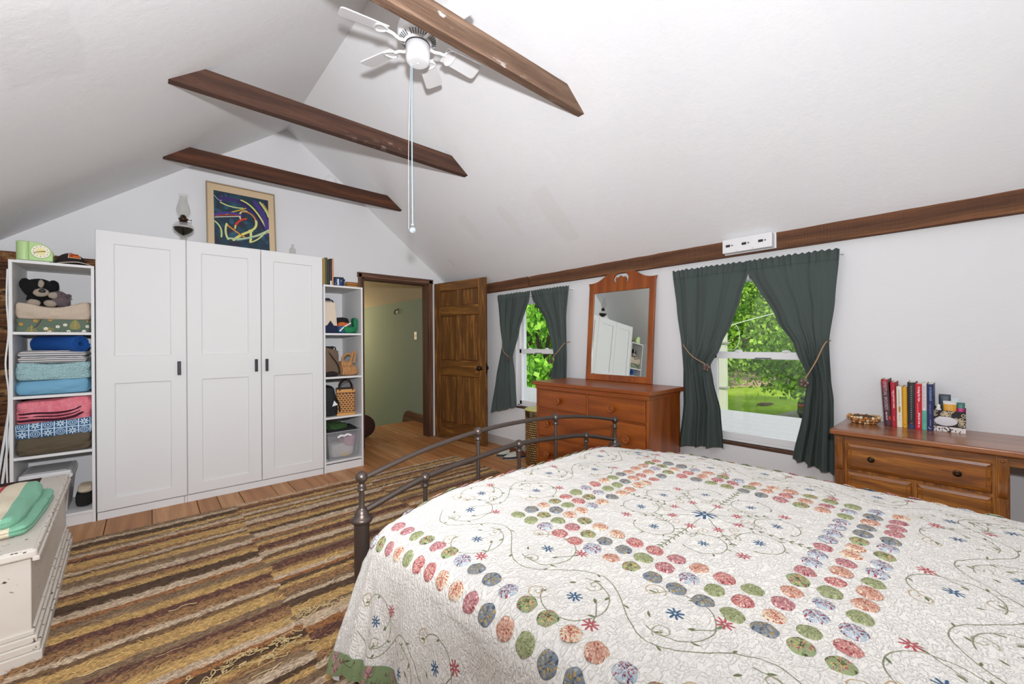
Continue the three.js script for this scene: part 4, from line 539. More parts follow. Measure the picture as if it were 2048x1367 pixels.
// ------------------------------------------------------------------ rug
{
  const x0 = -0.41, x1 = 2.45, z0 = -3.665, z1 = -0.45, W = x1 - x0, D = z1 - z0, t = thing('rag_rug', 'large striped brown and gold rag rug on the plank floor', 'rug', [(x0 + x1) / 2, 0.001, (z0 + z1) / 2]);
  const pal = { b: 0xd0ba9e, g: 0xc8a468, k: 0x5e4734, n: 0x90765a, r: 0xaa7446, m: 0x6c483e, s: 0xa57f57, d: 0x7a5d41 }, seq = 'nbkgnbrmgsbdgnbmsgkbrngmsbdgnmsgbrkgs', seams = [x0, 0.47, 1.43, x1 + 0.01];
  const panels = [0, 1, 2].map((p) => { const r = rng(20 + p); const L = []; let z = z0, k = p * 5; while (z < z1) { const w = 0.022 + r() * r() * 0.07 + 0.008; L.push([z, Math.min(z + w, z1 + 0.01), seq[k % seq.length], r()]); z += w; k++; } return L; });
  const find = (x, z) => { const p = x < seams[1] + 0.02 * (vnoise(z * 22, 3, 4) - 0.5) * 2 ? 0 : x < seams[2] + 0.02 * (vnoise(z * 22, 7, 4) - 0.5) * 2 ? 1 : 2; const L = panels[p]; let a = 0, b = L.length - 1; while (a < b) { const m = (a + b) >> 1; if (L[m][1] < z) a = m + 1; else b = m; } return L[a]; };
  const warpz = (x, z) => z + 0.010 * (fbm(x * 5, z * 9, 3, 6) - 0.5) * 2 + 0.05 * (vnoise(x * 0.8, z * 0.7, 8) - 0.5) + 0.016 * (fbm(x * 34, z * 60, 3, 9) - 0.5) + 0.006 * (fbm(x * 160, z * 120, 2, 19) - 0.5);
  const map = tex(2048, 2048, (u, v) => { const x = x0 + u * W, z = z0 + v * D, zz = warpz(x, z); const S = find(x, clamp(zz, z0, z1)); let c = hex(pal[S[2]]); const fib = 0.6 * fbm(x * 60 + 6 * fbm(x * 20, z * 20, 2, 2), z * 380, 3, 3) + 0.4 * fbm(x * 140, z * 190, 2, 13), lump = fbm(x * 130 + S[3] * 50, z * 150, 2, 5); c = mixc(c, [c[0] * 0.55, c[1] * 0.5, c[2] * 0.48], clamp((0.55 - fib) * 2.4)); c = mixc(c, [Math.min(255, c[0] * 1.22), Math.min(255, c[1] * 1.22), Math.min(255, c[2] * 1.2)], clamp((fib - 0.55) * 2.6));
    if (S[2] === 's' || S[2] === 'r' || S[2] === 'm') c = mixc(c, lump > 0.5 ? hex(0x4a352a) : hex(0xa87a4a), sm(0.04, 0.22, Math.abs(lump - 0.5)) * 0.6); return c; }, { wrap: THREE.ClampToEdgeWrapping });
  const nx = 150, nz = 330; const hgt = (x, z) => { const zz = clamp(warpz(x, z), z0, z1), S = find(x, zz), f = clamp((zz - S[0]) / (S[1] - S[0])); return 0.006 + 0.006 * Math.sqrt(Math.max(0, 1 - Math.pow(2 * f - 1, 4))) + 0.004 * (fbm(x * 40, z * 90, 2, 4) - 0.5); };
  const edgeX = (x, z) => x < x0 + 0.03 ? x + 0.012 * (vnoise(z * 30, 1, 2) - 0.5) : x > x1 - 0.03 ? x + 0.02 * (vnoise(z * 30, 5, 2) - 0.5) : x;
  const g = grid(nx, nz, (u, v) => { const x = x0 + u * W, z = z0 + v * D, e = Math.min(u, 1 - u, v, 1 - v); return [edgeX(x, z) - t.position.x, e < 1e-6 ? -0.001 : hgt(x, z), z - t.position.z]; }, (u, v) => [u, v]); g.index.array.reverse ? g.setIndex(Array.from(g.index.array).reverse()) : 0; g.computeVertexNormals();
  put('woven_strips', g, std(0xffffff, 1, { map, bumpMap: bumpTex(512, 512, (u, v) => fbm(u * 40, v * 120, 3, 4, 40, 120), 0.5), bumpScale: 0.004 }), t);
  const r = rng(33), cream = std(0xd6be8c, 0.9); const lines = [[-0.02, 0.5, -1.82, 0.04], [0.2, 0.45, -1.86, 0.03], [0.45, 0.72, -1.97, 0.03]];
  for (let k = 0; k < 44; k++) { const L = lines[k % 3], pts = []; let x = lerp(L[0], L[1], r()), z = L[2] + (r() - 0.5) * 0.03; for (let i = 0; i < 9; i++) { pts.push([x - t.position.x, 0.016 + r() * 0.012, z - t.position.z]); x += (r() - 0.42) * 0.05; z += (r() - 0.5) * L[3]; } put('loose_thread', tube(pts, 0.0016, 40, 5), cream, t); }
  for (let k = 0; k < 30; k++) { const x = lerp(x0 + 0.2, x1 - 0.3, r()), z = lerp(z0 + 0.1, -1.6, r()), pts = []; for (let i = 0; i < 5; i++) pts.push([x + i * 0.025 - t.position.x, 0.015 + r() * 0.004, z + (r() - 0.5) * 0.012 - t.position.z]); put('frayed_thread', tube(pts, 0.0008 + r() * 0.0012, 20, 5), cream, t); }
  // short loose pile
  const fg = new THREE.BufferGeometry(); fg.setAttribute('position', new THREE.Float32BufferAttribute([0, 0, -0.5, 0, 0, 0.5, 0.5, 0.22, -0.45, 0.5, 0.22, 0.45, 1, 0.12, 0], 3)); fg.setIndex([0, 1, 2, 1, 3, 2, 2, 3, 4]); fg.computeVertexNormals();
  const N = 60000, fm = std(0xffffff, 1, { side: THREE.DoubleSide }), im = new THREE.InstancedMesh(fg, fm, N), mm = new THREE.Matrix4(), qq = new THREE.Quaternion(), ee = new THREE.Euler(), cc = new THREE.Color(); im.name = 'pile_fibres'; im.userData.kind = 'stuff'; im.castShadow = im.receiveShadow = true;
  for (let k = 0; k < N; k++) { const x = lerp(x0 + 0.01, x1 - 0.03, r()), z = lerp(z0 + 0.005, -1.15, r()), S = find(x, clamp(warpz(x, z), z0, z1)), c = hex(pal[S[2]]), f = 0.72 + r() * 0.55; ee.set((r() - 0.5) * 0.8, (r() < 0.5 ? 0 : Math.PI) + (r() - 0.5) * 1.1, 0.1 + r() * 0.35); qq.setFromEuler(ee); const L = 0.012 + r() * 0.02; mm.compose(V(x - t.position.x, hgt(x, z) - 0.001, z - t.position.z), qq, V(L, L * 0.7, 0.0016 + r() * 0.0012)); im.setMatrixAt(k, mm); cc.setRGB(c[0] / 255 * f, c[1] / 255 * f, c[2] / 255 * f, THREE.SRGBColorSpace); im.setColorAt(k, cc); } t.add(im);
}
// ------------------------------------------------------------------ bed frame
{
  const t = thing('iron_bed', 'dark bronze iron bed with an arched footboard', 'bed', [1.31, 0, -0.4]), Z = -1.43, I = M.iron, XA = 0.555, XB = 2.085;
  const prof = [[0, 0], [0.018, 0], [0.018, 0.01], [0.026, 0.02], [0.026, 0.585], [0.034, 0.592], [0.037, 0.6], [0.034, 0.608], [0.025, 0.612], [0.024, 0.624], [0.018, 0.636], [0.01, 0.642], [0.009, 0.698], [0.015, 0.702], [0.0155, 0.707], [0.011, 0.712], [0.0145, 0.717], [0.01, 0.723], [0.009, 0.728], [0.014, 0.7325], [0.019, 0.7395], [0.0208, 0.748], [0.019, 0.7565], [0.014, 0.7635], [0.007, 0.7675], [0, 0.7688]];
  for (const x of [XA, XB]) part(t, 'foot_post', lathe(prof, 24).translate(x, 0, Z), I);
  const up = [[XA, 0.742], [0.785, 0.795], [1.065, 0.832], [1.313, 0.84], [1.562, 0.83], [1.84, 0.797], [XB, 0.748]], lo = [[XA, 0.625], [0.806, 0.691], [1.065, 0.72], [1.306, 0.737], [1.564, 0.724], [1.81, 0.697], [XB, 0.63]];
  part(t, 'upper_rail', tube(up.map(([x, y]) => [x, y, Z]), 0.0095, 60, 10), I); part(t, 'lower_rail', tube(lo.map(([x, y]) => [x, y, Z]), 0.0115, 60, 10), I);
  for (const k of [2, 4]) { const [x, y] = up[k]; part(t, 'spindle', bar([x, 0.2, Z], [x, y, Z], 0.0085), I); part(t, 'ball', ball(x, y, Z, 0.02), I); part(t, 'collar', lathe([[0.0, 0], [0.014, 0], [0.016, 0.005], [0.012, 0.009], [0.015, 0.014], [0, 0.018]], 16).translate(x, y - 0.036, Z), I); }
  for (const k of [1, 3, 5]) { const [x, y] = lo[k]; part(t, 'spindle', bar([x, 0.2, Z], [x, y, Z], 0.0085), I); part(t, 'ball', ball(x, y, Z, 0.02), I); part(t, 'collar', lathe([[0.0, 0], [0.014, 0], [0.016, 0.005], [0.012, 0.009], [0.015, 0.014], [0, 0.018]], 16).translate(x, y - 0.036, Z), I); }
  part(t, 'base_rail', bx(XA, XB, 0.19, 0.22, Z - 0.012, Z + 0.012, 0.003), I); for (const x of [XA, XB]) part(t, 'side_rail', bx(x - 0.015, x + 0.015, 0.19, 0.24, Z, 0.66, 0.003), I); for (const x of [XA, XB]) part(t, 'head_post', bar([x, 0, 0.68], [x, 1.15, 0.68], 0.026), I); part(t, 'head_rail', bar([XA, 1.1, 0.68], [XB, 1.1, 0.68], 0.012), I);
  for (const z of [-1.0, -0.4, 0.2]) part(t, 'slat', bx(XA, XB, 0.2, 0.22, z - 0.04, z + 0.04, 0.003), I);
}
{ const t = thing('mattress', 'mattress and floral box spring hidden under the quilt', 'mattress', [1.32, 0.24, -0.35]); const fl = canvasTex(256, 256, (g) => { const r = rng(3); g.fillStyle = '#cdd6d6'; g.fillRect(0, 0, 256, 256); for (let k = 0; k < 60; k++) { g.globalAlpha = 0.5; g.fillStyle = ['#a6b9bd', '#d8cdb4', '#c2cfc4', '#9fb0b8'][k % 4]; g.beginPath(); g.arc(r() * 256, r() * 256, 8 + r() * 16, 0, 7); g.fill(); } }, { su: 0.25, sv: 0.25, wrap: THREE.RepeatWrapping }); part(t, 'box_spring', uvm(bx(0.61, 2.03, 0.241, 0.4, -1.33, 0.64, 0.02, 3), 'z'), std(0xffffff, 0.9, { map: fl })); part(t, 'mattress_pad', uvm(bx(0.6, 2.04, 0.4, 0.61, -1.3, 0.64, 0.05, 4), 'z'), std(0xe8e6e0, 0.9)); }
one('under_bed_box', 'dark brown box pushed under the foot of the bed', 'box', bx(0.675, 1.1, 0.014, 0.185, -1.3, -0.9, 0.008), std(0x3f2624, 0.7));
SB('bed_linen', 'pale floral linen bundled under the bed corner', 'linen', 0.11, 0.17, 0.2, 0.61, 0.014, -1.22, cloth(0xc4cfcd), { r: 0.7, noise: 0.014, freq: 14, seed: 87 });
// ------------------------------------------------------------------ quilt
const QC = 1.32, QA = 0.70, QR = 0.085, QL = 0.305, QZ = -1.30, QR2 = 0.06, T0 = -1.594, T1 = 0.75, SMX = QA + Math.PI * QR / 2 + QL;
function Q(s, tt) {
  const as = Math.abs(s), sg = Math.sign(s) || 1; let dx, dy, side = 0;
  if (as < QA) { dx = as; dy = 0; } else if (as < QA + Math.PI * QR / 2) { const a = (as - QA) / QR; dx = QA + QR * Math.sin(a); dy = -QR * (1 - Math.cos(a)); } else { side = as - QA - Math.PI * QR / 2; dx = QA + QR; dy = -QR - side; }
  let z = tt, fy = 0; const f = QZ - tt, w = sm(0, 0.12, as - QA - 0.03);
  if (f > 0) { let fz; if (f < Math.PI * QR2 / 2) { const a = f / QR2; fz = QR2 * Math.sin(a); fy = -QR2 * (1 - Math.cos(a)); } else { fz = QR2; fy = -QR2 - (f - Math.PI * QR2 / 2); } z = QZ - lerp(fz, Math.min(f, 0.14) * 0.42 + Math.min(side, 0.4) * 0.12, w); fy *= 1 - w; }
  const nearFoot = sm(-0.95, -1.36, tt);
  const corner = sm(0.42, 0.86, as) * sm(-0.85, -1.42, tt);
  let flare = side * (0.07 + 0.2 * nearFoot); if (side > 0) flare += Math.min(1, side / 0.25) * (0.018 * Math.sin(tt * 13 + 1.0) + 0.010 * Math.sin(tt * 29)) - Math.min(1, side / 0.3) * 0.03 * Math.exp(-Math.pow((tt + 1.27) / 0.03, 2));
  const wob = 0.010 * (fbm(s * 5 + 9, tt * 5 + 4, 3, 12) - 0.5) + 0.006 * (fbm(s * 22, tt * 22, 2, 15) - 0.5) + 0.0035 * (fbm(s * 60, tt * 75, 2, 18) - 0.5);
  let y = 0.662 + dy + fy - corner * 0.065 * (1 - Math.min(1, side * 3)) - 0.012 * Math.pow(Math.min(1, as / QA), 4); y -= side * 0.3 * nearFoot; if (side === 0) y += wob; else flare += wob * 0.8;
  return [QC + sg * (dx + flare), y, z];
}
{
  const t = thing('patchwork_quilt', 'cream stitched quilt with fabric rosettes and embroidered vines on the bed', 'quilt', [QC, 0.2, -0.4]);
  const S0 = -1.24, SW = 2.1;
  const map = canvasTex(2048, 2048, (g, W, Hh) => {
    g.fillStyle = '#f0ece4'; g.fillRect(0, 0, W, Hh); const X = (s) => (s - S0) / SW * W, Y = (z) => (z - T0) / (T1 - T0) * Hh, r = rng(77), K = W / SW; g.lineCap = 'round';
    const stem = (pts, c = '#83876c', lw = 2.1) => { g.strokeStyle = c; g.lineWidth = lw; g.beginPath(); pts.forEach(([a, b], i) => (i ? g.lineTo(X(a), Y(b)) : g.moveTo(X(a), Y(b)))); g.stroke(); };
    const leaf = (s, z, a, l = 0.017) => { g.save(); g.translate(X(s), Y(z)); g.rotate(a); g.fillStyle = '#717a52'; g.beginPath(); g.moveTo(0, 0); g.quadraticCurveTo(l * K * 0.5, -l * K * 0.32, l * K, 0); g.quadraticCurveTo(l * K * 0.5, l * K * 0.32, 0, 0); g.fill(); g.restore(); };
    const flower = (s, z, c, R = 0.015) => { g.save(); g.translate(X(s), Y(z)); g.rotate(r() * 3); g.strokeStyle = c; g.lineWidth = R * K * 0.27; for (let k = 0; k < 8; k++) { g.rotate(Math.PI / 4); g.beginPath(); g.moveTo(0, -R * K * 0.25); g.lineTo(0, -R * K); g.stroke(); } g.fillStyle = '#e8e0c8'; g.beginPath(); g.arc(0, 0, R * K * 0.17, 0, 7); g.fill(); g.restore(); };
    const RED = '#b8555a', BLU = '#365a7e';
    const spiral = (s, z, a0, R, turns, dir, c = '#8b8a6c', lw = 2.6) => { const p = []; for (let i = 0; i <= 40; i++) { const f = i / 40, a = a0 + dir * f * turns * Math.PI * 2, q = R * (1 - f * 0.86); p.push([s + Math.cos(a) * q, z + Math.sin(a) * q]); } stem(p, c, lw); return p; };
    // vine along a line: origin, direction, length
    const vine = (ox, oz, dx, dz, len, amp, per, flip = 1) => { const nx = -dz * flip, nz = dx * flip, n = Math.round(len / per); const P = (d, h) => [ox + dx * d + nx * h, oz + dz * d + nz * h]; const main = []; for (let i = 0; i <= n * 24; i++) { const d = i / 24 * per; main.push(P(d, amp * 0.55 * Math.sin(d / per * Math.PI * 2))); } stem(main); for (let i = 6; i < main.length - 2; i += 7) leaf(main[i][0], main[i][1], Math.atan2(main[i + 1][1] - main[i][1], main[i + 1][0] - main[i][0]) + (i % 2 ? 0.75 : -0.75), 0.015);
      for (let i = 0; i < n * 2; i++) { const d = (i + 0.5) * per / 2, sg = i % 2 ? 1 : -1, ang0 = Math.atan2(dz, dx); const c = P(d, sg * amp * 0.52), R = per * 0.21; const q = []; for (let j = 0; j <= 36; j++) { const a = ang0 + sg * flip * (-1.9 + j / 36 * 4.6); q.push([c[0] + Math.cos(a) * R, c[1] + Math.sin(a) * R]); } stem(q); for (const j of [2, 9, 17, 26, 35]) { const a = Math.atan2(q[Math.min(36, j + 1)][1] - q[j][1], q[Math.min(36, j + 1)][0] - q[j][0]); leaf(q[j][0], q[j][1], a + (j % 2 ? 0.7 : -0.7)); } flower(c[0], c[1], BLU); const e = P(d + per * 0.22, sg * amp * 0.98); stem([P(d + per * 0.12, sg * amp * 0.3), P(d + per * 0.2, sg * amp * 0.7), e]); flower(e[0], e[1], RED); const sp = P(d - per * 0.2, sg * amp * 0.95); spiral(sp[0], sp[1], ang0, per * 0.075, 1.4, sg, '#c2ab86', 2.4); const sp2 = P(d + per * 0.02, -sg * amp * 0.12); spiral(sp2[0], sp2[1], ang0 + 2, per * 0.06, 1.3, -sg, '#a9a184', 2.2); leaf(...P(d + per * 0.1, sg * amp * 0.28), ang0 + sg * 0.9); leaf(...P(d - per * 0.12, sg * amp * 0.2), ang0 - sg * 0.9); } };
    vine(-0.565, -1.22, 0, 1, 1.9, 0.1, 0.36); vine(0.575, -1.22, 0, 1, 1.9, 0.1, 0.36, -1); vine(-0.5, -1.15, 1, 0, 1.08, 0.1, 0.36); vine(-0.45, 0.02, 1, 0, 1.0, 0.1, 0.36); vine(-1.02, -1.3, 0, 1, 2.0, 0.09, 0.34); vine(-0.5, 0.4, 1, 0, 1.0, 0.1, 0.36);
    // medallion
    const mx = 0.0, mz = -0.571; flower(mx, mz, BLU, 0.03);
    for (let k = 0; k < 8; k++) { const a = k * Math.PI / 4, c = Math.cos(a), s = Math.sin(a), long = !(k % 2); stem([[mx + c * 0.03, mz + s * 0.03], [mx + c * (long ? 0.29 : 0.2), mz + s * (long ? 0.29 : 0.2)]]); flower(mx + c * 0.1, mz + s * 0.1, RED, 0.014); if (!long) flower(mx + c * 0.245, mz + s * 0.245, RED, 0.015); for (const q of [0.13, 0.155, 0.18, 0.205, 0.23, 0.25, 0.27, 0.285]) if (long || q < 0.2) for (const e of [-1, 1]) leaf(mx + c * q, mz + s * q, a + e * 0.7, 0.015);
      const b = a + Math.PI / 8, cx2 = mx + Math.cos(b) * 0.195, cz2 = mz + Math.sin(b) * 0.195, q = []; for (let j = 0; j <= 36; j++) { const w = b + 2.4 + j / 36 * 5; q.push([cx2 + Math.cos(w) * 0.058, cz2 + Math.sin(w) * 0.058]); } stem(q); for (const j of [3, 10, 18, 25, 34]) leaf(q[j][0], q[j][1], b + j, 0.014); flower(cx2, cz2, BLU, 0.013); spiral(mx + Math.cos(b) * 0.115, mz + Math.sin(b) * 0.115, b, 0.02, 1.4, 1, '#b9a98a', 2.2); spiral(mx + Math.cos(b + 0.25) * 0.15, mz + Math.sin(b + 0.25) * 0.15, b, 0.018, 1.4, -1, '#a4a083', 2.2); }
  });
  const qb = bumpTex(512, 512, (u, v) => { const a = fbm(u * 18 + 1.2 * fbm(u * 8, v * 8, 2, 9, 8, 8), v * 30, 3, 4, 18, 30); return 1 - Math.pow(Math.abs(a - 0.5) * 2.6 < 1 ? 1 - Math.abs(a - 0.5) * 2.6 : 0, 3); }, 1, 1); qb.repeat.set(11, 13);
  const g = grid(280, 250, (u, v) => { const p = Q(lerp(-SMX, SMX, u), lerp(T0, T1, v)); return [p[0] - t.position.x, p[1] - t.position.y, p[2] - t.position.z]; }, (u, v) => [(lerp(-SMX, SMX, u) - S0) / SW, 1 - v]); g.setIndex(Array.from(g.index.array).reverse()); g.computeVertexNormals();
  put('coverlet', g, phy(0xffffff, 0.95, { map, bumpMap: qb, bumpScale: 0.0024, sheen: 0.2, sheenColor: new THREE.Color(0xffffff), sheenRoughness: 0.7, side: THREE.DoubleSide }), t);
  // hem border
  const bm = canvasTex(512, 64, (q, W, Hh) => { const r = rng(5); q.fillStyle = '#a9c08a'; q.fillRect(0, 0, W, Hh); for (let k = 0; k < 30; k++) { const x = r() * W, y = 8 + r() * 48, R = k % 3 ? 5 : 15; for (let j = 0; j < 7; j++) { q.fillStyle = k % 3 ? '#9a766a' : ['#e0a4aa', '#d08c96', '#ecc0b4'][j % 3]; q.beginPath(); q.arc(x + Math.cos(j) * R * 0.6, y + Math.sin(j) * R * 0.6, R * 0.5, 0, 7); q.fill(); } q.strokeStyle = '#6d6a4a'; q.lineWidth = 2; q.beginPath(); q.moveTo(x, y); q.quadraticCurveTo(x + 20, y + 10, x + 30, y - 12); q.stroke(); } }, { su: 0.3, sv: 1, wrap: THREE.RepeatWrapping });
  for (const sg of [-1, 1]) put('hem_border', grid(220, 5, (u, v) => { const p = Q(sg * (SMX - 0.052 + v * 0.06), lerp(T0, T1, u)), o = sg * (0.004 + 0.003 * Math.sin(v * Math.PI)); return [p[0] + o - t.position.x, p[1] - t.position.y - 0.004 * Math.sin(u * 90) * v, p[2] - t.position.z]; }, (u, v) => [u * 2.3, 1 - v]), phy(0xffffff, 0.95, { map: bm, bumpMap: fuzzBump, bumpScale: 0.004, side: THREE.DoubleSide }), t);
  put('care_label', grid(4, 2, (u, v) => { const p = Q(-SMX + 0.01, -1.45 + u * 0.07); return [p[0] + 0.01 - t.position.x, p[1] - 0.015 - v * 0.035 - t.position.y, p[2] - t.position.z]; }), std(0xe9e9e6, 0.7, { side: THREE.DoubleSide }), t);
  // rosettes
  const print = (bg, cols, seed, n = 46, sz = 9) => canvasTex(128, 128, (q) => { const r = rng(seed); q.fillStyle = bg; q.fillRect(0, 0, 128, 128); for (let k = 0; k < n; k++) { q.fillStyle = cols[k % cols.length]; q.beginPath(); q.ellipse(r() * 128, r() * 128, 3 + r() * sz, 2 + r() * sz * 0.6, r() * 3, 0, 7); q.fill(); } for (let k = 0; k < 26; k++) { const a = k / 26 * 6.283 + r() * 0.1; q.strokeStyle = cols[(k + 1) % cols.length]; q.globalAlpha = 0.6; q.lineWidth = 2.5; q.beginPath(); q.moveTo(64 + Math.cos(a) * 12, 64 + Math.sin(a) * 12); q.lineTo(64 + Math.cos(a) * (40 + r() * 18), 64 + Math.sin(a) * (40 + r() * 18)); q.stroke(); } q.globalAlpha = 1; });  // radial strokes paint the fold shading of the gathers over the print
  const mats = [['#bd7a74', ['#8a3f46', '#d9a59b', '#e6cdbc'], 1, 110, 5], ['#9ca27a', ['#6f7848', '#c0c09c', '#848b5c'], 2, 120, 5], ['#cda28c', ['#9c5a4c', '#e8d2bc', '#b47464'], 3, 120, 5], ['#7b848e', ['#4f5966', '#b9964c', '#a3a6a2'], 4, 60, 9], ['#b9c4ca', ['#a0454f', '#8fa8ba', '#e8e0da', '#6f3442'], 5, 110, 6], ['#98a57a', ['#b0606c', '#66804a', '#4e4236', '#cdb872'], 6, 70, 9], ['#e2d2ba', ['#a8423e', '#cf8a7c', '#b8915e'], 7, 110, 5], ['#b4797c', ['#853c46', '#cda09a', '#dcc0b4'], 8, 110, 5]].map(([b, c, s, n, z]) => phy(0xffffff, 0.95, { map: print(b, c, s, n, z), sheen: 0.2 }));
  const yo = [0, 1, 2].map((sd) => { const NA = 44, NR = 6, pos = [0, 0.0022, 0], uv = [0.5, 0.5], idx = [], r = rng(90 + sd), ph = r() * 6; for (let j = 1; j <= NR; j++) for (let i = 0; i < NA; i++) { const a = i / NA * Math.PI * 2, f = j / NR, R = 0.0236 * f * (1 + 0.03 * Math.sin(a * 5 + ph)); const h = 0.0016 + 0.0022 * Math.pow(Math.sin(Math.PI * Math.min(1, f * 0.95 + 0.12)), 0.7) * (1 + (0.42 - 0.25 * f) * Math.sin(a * 14 + ph + 2 * f) * sm(0, 0.25, f) * 1.4) - (j === NR ? 0.003 : 0); pos.push(Math.cos(a) * R, h, Math.sin(a) * R); uv.push(0.5 + Math.cos(a) * f * 0.48, 0.5 + Math.sin(a) * f * 0.48); } for (let i = 0; i < NA; i++) { const n = (i + 1) % NA; idx.push(0, 1 + n, 1 + i); for (let j = 0; j < NR - 1; j++) { const a = 1 + j * NA + i, b = 1 + j * NA + n, c = a + NA, d = b + NA; idx.push(a, b, d, a, d, c); } } const q = new THREE.BufferGeometry(); q.setAttribute('position', new THREE.Float32BufferAttribute(pos, 3)); q.setAttribute('uv', new THREE.Float32BufferAttribute(uv, 2)); q.setIndex(idx); q.computeVertexNormals(); return q; });
  const r = rng(101), spots = []; let last = -1;
  for (let k = 0; k < 3; k++) { const nx = 16 - 2 * k, nz = 15 - 2 * k, sx = 0.0578, sz = 0.059; const a0 = -0.4285 + k * sx, b0 = -0.98 + k * sz; for (let i = 0; i < nx; i++) { spots.push([a0 + i * sx, b0]); spots.push([a0 + i * sx, b0 + (nz - 1) * sz]); } for (let j = 1; j < nz - 1; j++) { spots.push([a0, b0 + j * sz]); spots.push([a0 + (nx - 1) * sx, b0 + j * sz]); } }
  for (let i = 0; i < 24; i++) { spots.push([-0.708, -1.262 + i * 0.0615]); spots.push([-0.776, -1.33 + i * 0.0615]); } for (let i = 0; i < 22; i++) spots.push([-0.64 + i * 0.061, -1.335]); for (let i = 0; i < 22; i++) spots.push([0.735, -1.25 + i * 0.0615]);
  for (const [s, z] of spots) { const e = 0.012, A = V(...Q(s - e, z)), B = V(...Q(s + e, z)), C = V(...Q(s, z - e)), Dd = V(...Q(s, z + e)), P = V(...Q(s, z)); const ex = B.sub(A).normalize(), ez = Dd.sub(C).normalize(), n = ez.clone().cross(ex).normalize(); let k; do k = Math.floor(r() * mats.length); while (k === last); last = k; const m = put('rosette', yo[Math.floor(r() * 3)], mats[k], t); const fx = ex.clone(), fz = fx.clone().cross(n).normalize(); m.matrixAutoUpdate = true; const mt = new THREE.Matrix4().makeBasis(fx, n, fz); m.quaternion.setFromRotationMatrix(mt); m.rotateY(r() * 6.28); m.scale.set(1 + (r() - 0.5) * 0.1, 1, 1 + (r() - 0.5) * 0.1); m.position.copy(P).sub(t.position).addScaledVector(n, 0.001); }
}
// ------------------------------------------------------------------ curtains
function interp(tab, y) { for (let i = 0; i + 1 < tab.length; i++) if (y <= tab[i][0] && y >= tab[i + 1][0]) { const f = sm(0, 1, (tab[i][0] - y) / (tab[i][0] - tab[i + 1][0])), lin = (tab[i][0] - y) / (tab[i][0] - tab[i + 1][0]); return lerp(tab[i][1], tab[i + 1][1], 0.5 * f + 0.5 * lin); } return y > tab[0][0] ? tab[0][1] : tab[tab.length - 1][1]; }
function curtain(label, left, right, yTop, yBot, tieY, folds, seed, xo, tie) {
  const t = thing('curtain', label, 'curtain', [3.05, Math.min(...yBot), (left[0][1] + right[0][1]) / 2], 0, 'dark green tied-back curtains'), r = rng(seed), ph = Array.from({ length: 6 }, () => r() * 6.28);
  const P = (u, v) => {
    const yb = lerp(yBot[0], yBot[1], u), y = lerp(yTop, yb, v), z0 = interp(left, y), z1 = interp(right, y), head = sm(0.09, 0.0, v), gath = Math.exp(-Math.pow((y - tieY) / 0.13, 2)), low = sm(0.25, 0.9, v);
    const uu = u + 0.03 * Math.sin(u * 9 + ph[0] + v * 3), a = folds * Math.PI * 2 * uu;
    const wv = Math.sin(a + ph[1] + 0.8 * v), fold = wv + 0.45 * Math.sin(2 * a + ph[4] + v) * wv; let x = xo + 0.021 * fold * (0.3 + 1.0 * low) * (1 - 0.35 * gath) + 0.01 * gath * Math.sin(a * 2 + ph[2]) + 0.007 * Math.sin(a * 0.6 + ph[2] + v * 5) * (0.5 + low) - 0.02 * gath * Math.sin(Math.PI * u) - 0.012 * sm(tieY, yTop - 0.2, y) * Math.sin(Math.PI * u) * (y > tieY ? 1 : 0);
    x += head * (0.006 * Math.sin(u * 95 + ph[3]) + 0.004 * Math.sin(u * 160 + ph[4])); const yy = y + (v < 0.001 ? 0.006 * Math.sin(u * 95 + ph[3]) : 0) + (v > 0.97 ? 0.008 * Math.sin(a + ph[5]) : 0);
    return [x - t.position.x, yy - t.position.y, lerp(z0, z1, u) - t.position.z];
  };
  const g = grid(90, 90, P, (u, v) => [u * 0.6, v * 1.35]); put('cloth', g, M.curtain, t);
  put('rod_pocket_seam', grid(60, 1, (u, v) => { const p = P(u, 0.045 + v * 0.004); return [p[0] - 0.0025, p[1], p[2]]; }), std(0x3a4844, 0.9, { side: THREE.DoubleSide }), t);
  // tieback cord and flower
  const k = thing('curtain_tieback', tie.label, 'tieback', [3.0, tie.f[0] - 0.03, tie.f[1]], 0, 'cord tiebacks with bronze flowers'); const O = k.position, w = (x, y, z) => [x - O.x, y - O.y, z - O.z], mz = lerp(tie.o[1], tie.f[1], 0.5);
  put('cord', tube([w(3.09, tie.o[0] + 0.005, tie.o[1]), w(3.035, tie.o[0] - 0.008, lerp(tie.o[1], tie.f[1], 0.12)), w(2.992, lerp(tie.o[0], tie.f[0], 0.5) - 0.01, mz), w(2.985, tie.f[0] + 0.012, lerp(tie.o[1], tie.f[1], 0.92)), w(2.99, tie.f[0], tie.f[1])], 0.004, 30, 6), std(0xa98868, 0.7), k);
  const br = std(0x6b5a50, 0.45, { metalness: 0.5 }); for (let i = 0; i < 5; i++) { const a = i / 5 * 6.283 + 0.3, q = ball(0, 0, 0, 0.014, 0.35, 1, 0.85, 12, 8); put('petal', q.translate(...w(2.985, tie.f[0] - 0.018 + Math.cos(a) * 0.017, tie.f[1] + Math.sin(a) * 0.017)), br, k); } put('flower_center', ball(...w(2.981, tie.f[0] - 0.018, tie.f[1]), 0.008), br, k);
}
curtain('dark green curtain panel beside the mirror, tied to the left', [[1.76, -1.55], [1.456, -1.515], [1.19, -1.482], [1.0, -1.47], [0.763, -1.48], [0.41, -1.53]], [[1.76, -0.995], [1.69, -1.012], [1.498, -1.064], [1.361, -1.11], [1.186, -1.191], [1.04, -1.268], [0.932, -1.248], [0.719, -1.2], [0.44, -1.185]], 1.758, [0.414, 0.455], 1.08, 3.4, 3, 3.042, { label: 'cord tieback with bronze flower on the panel beside the mirror', o: [1.193, -1.488], f: [1.045, -1.275] });
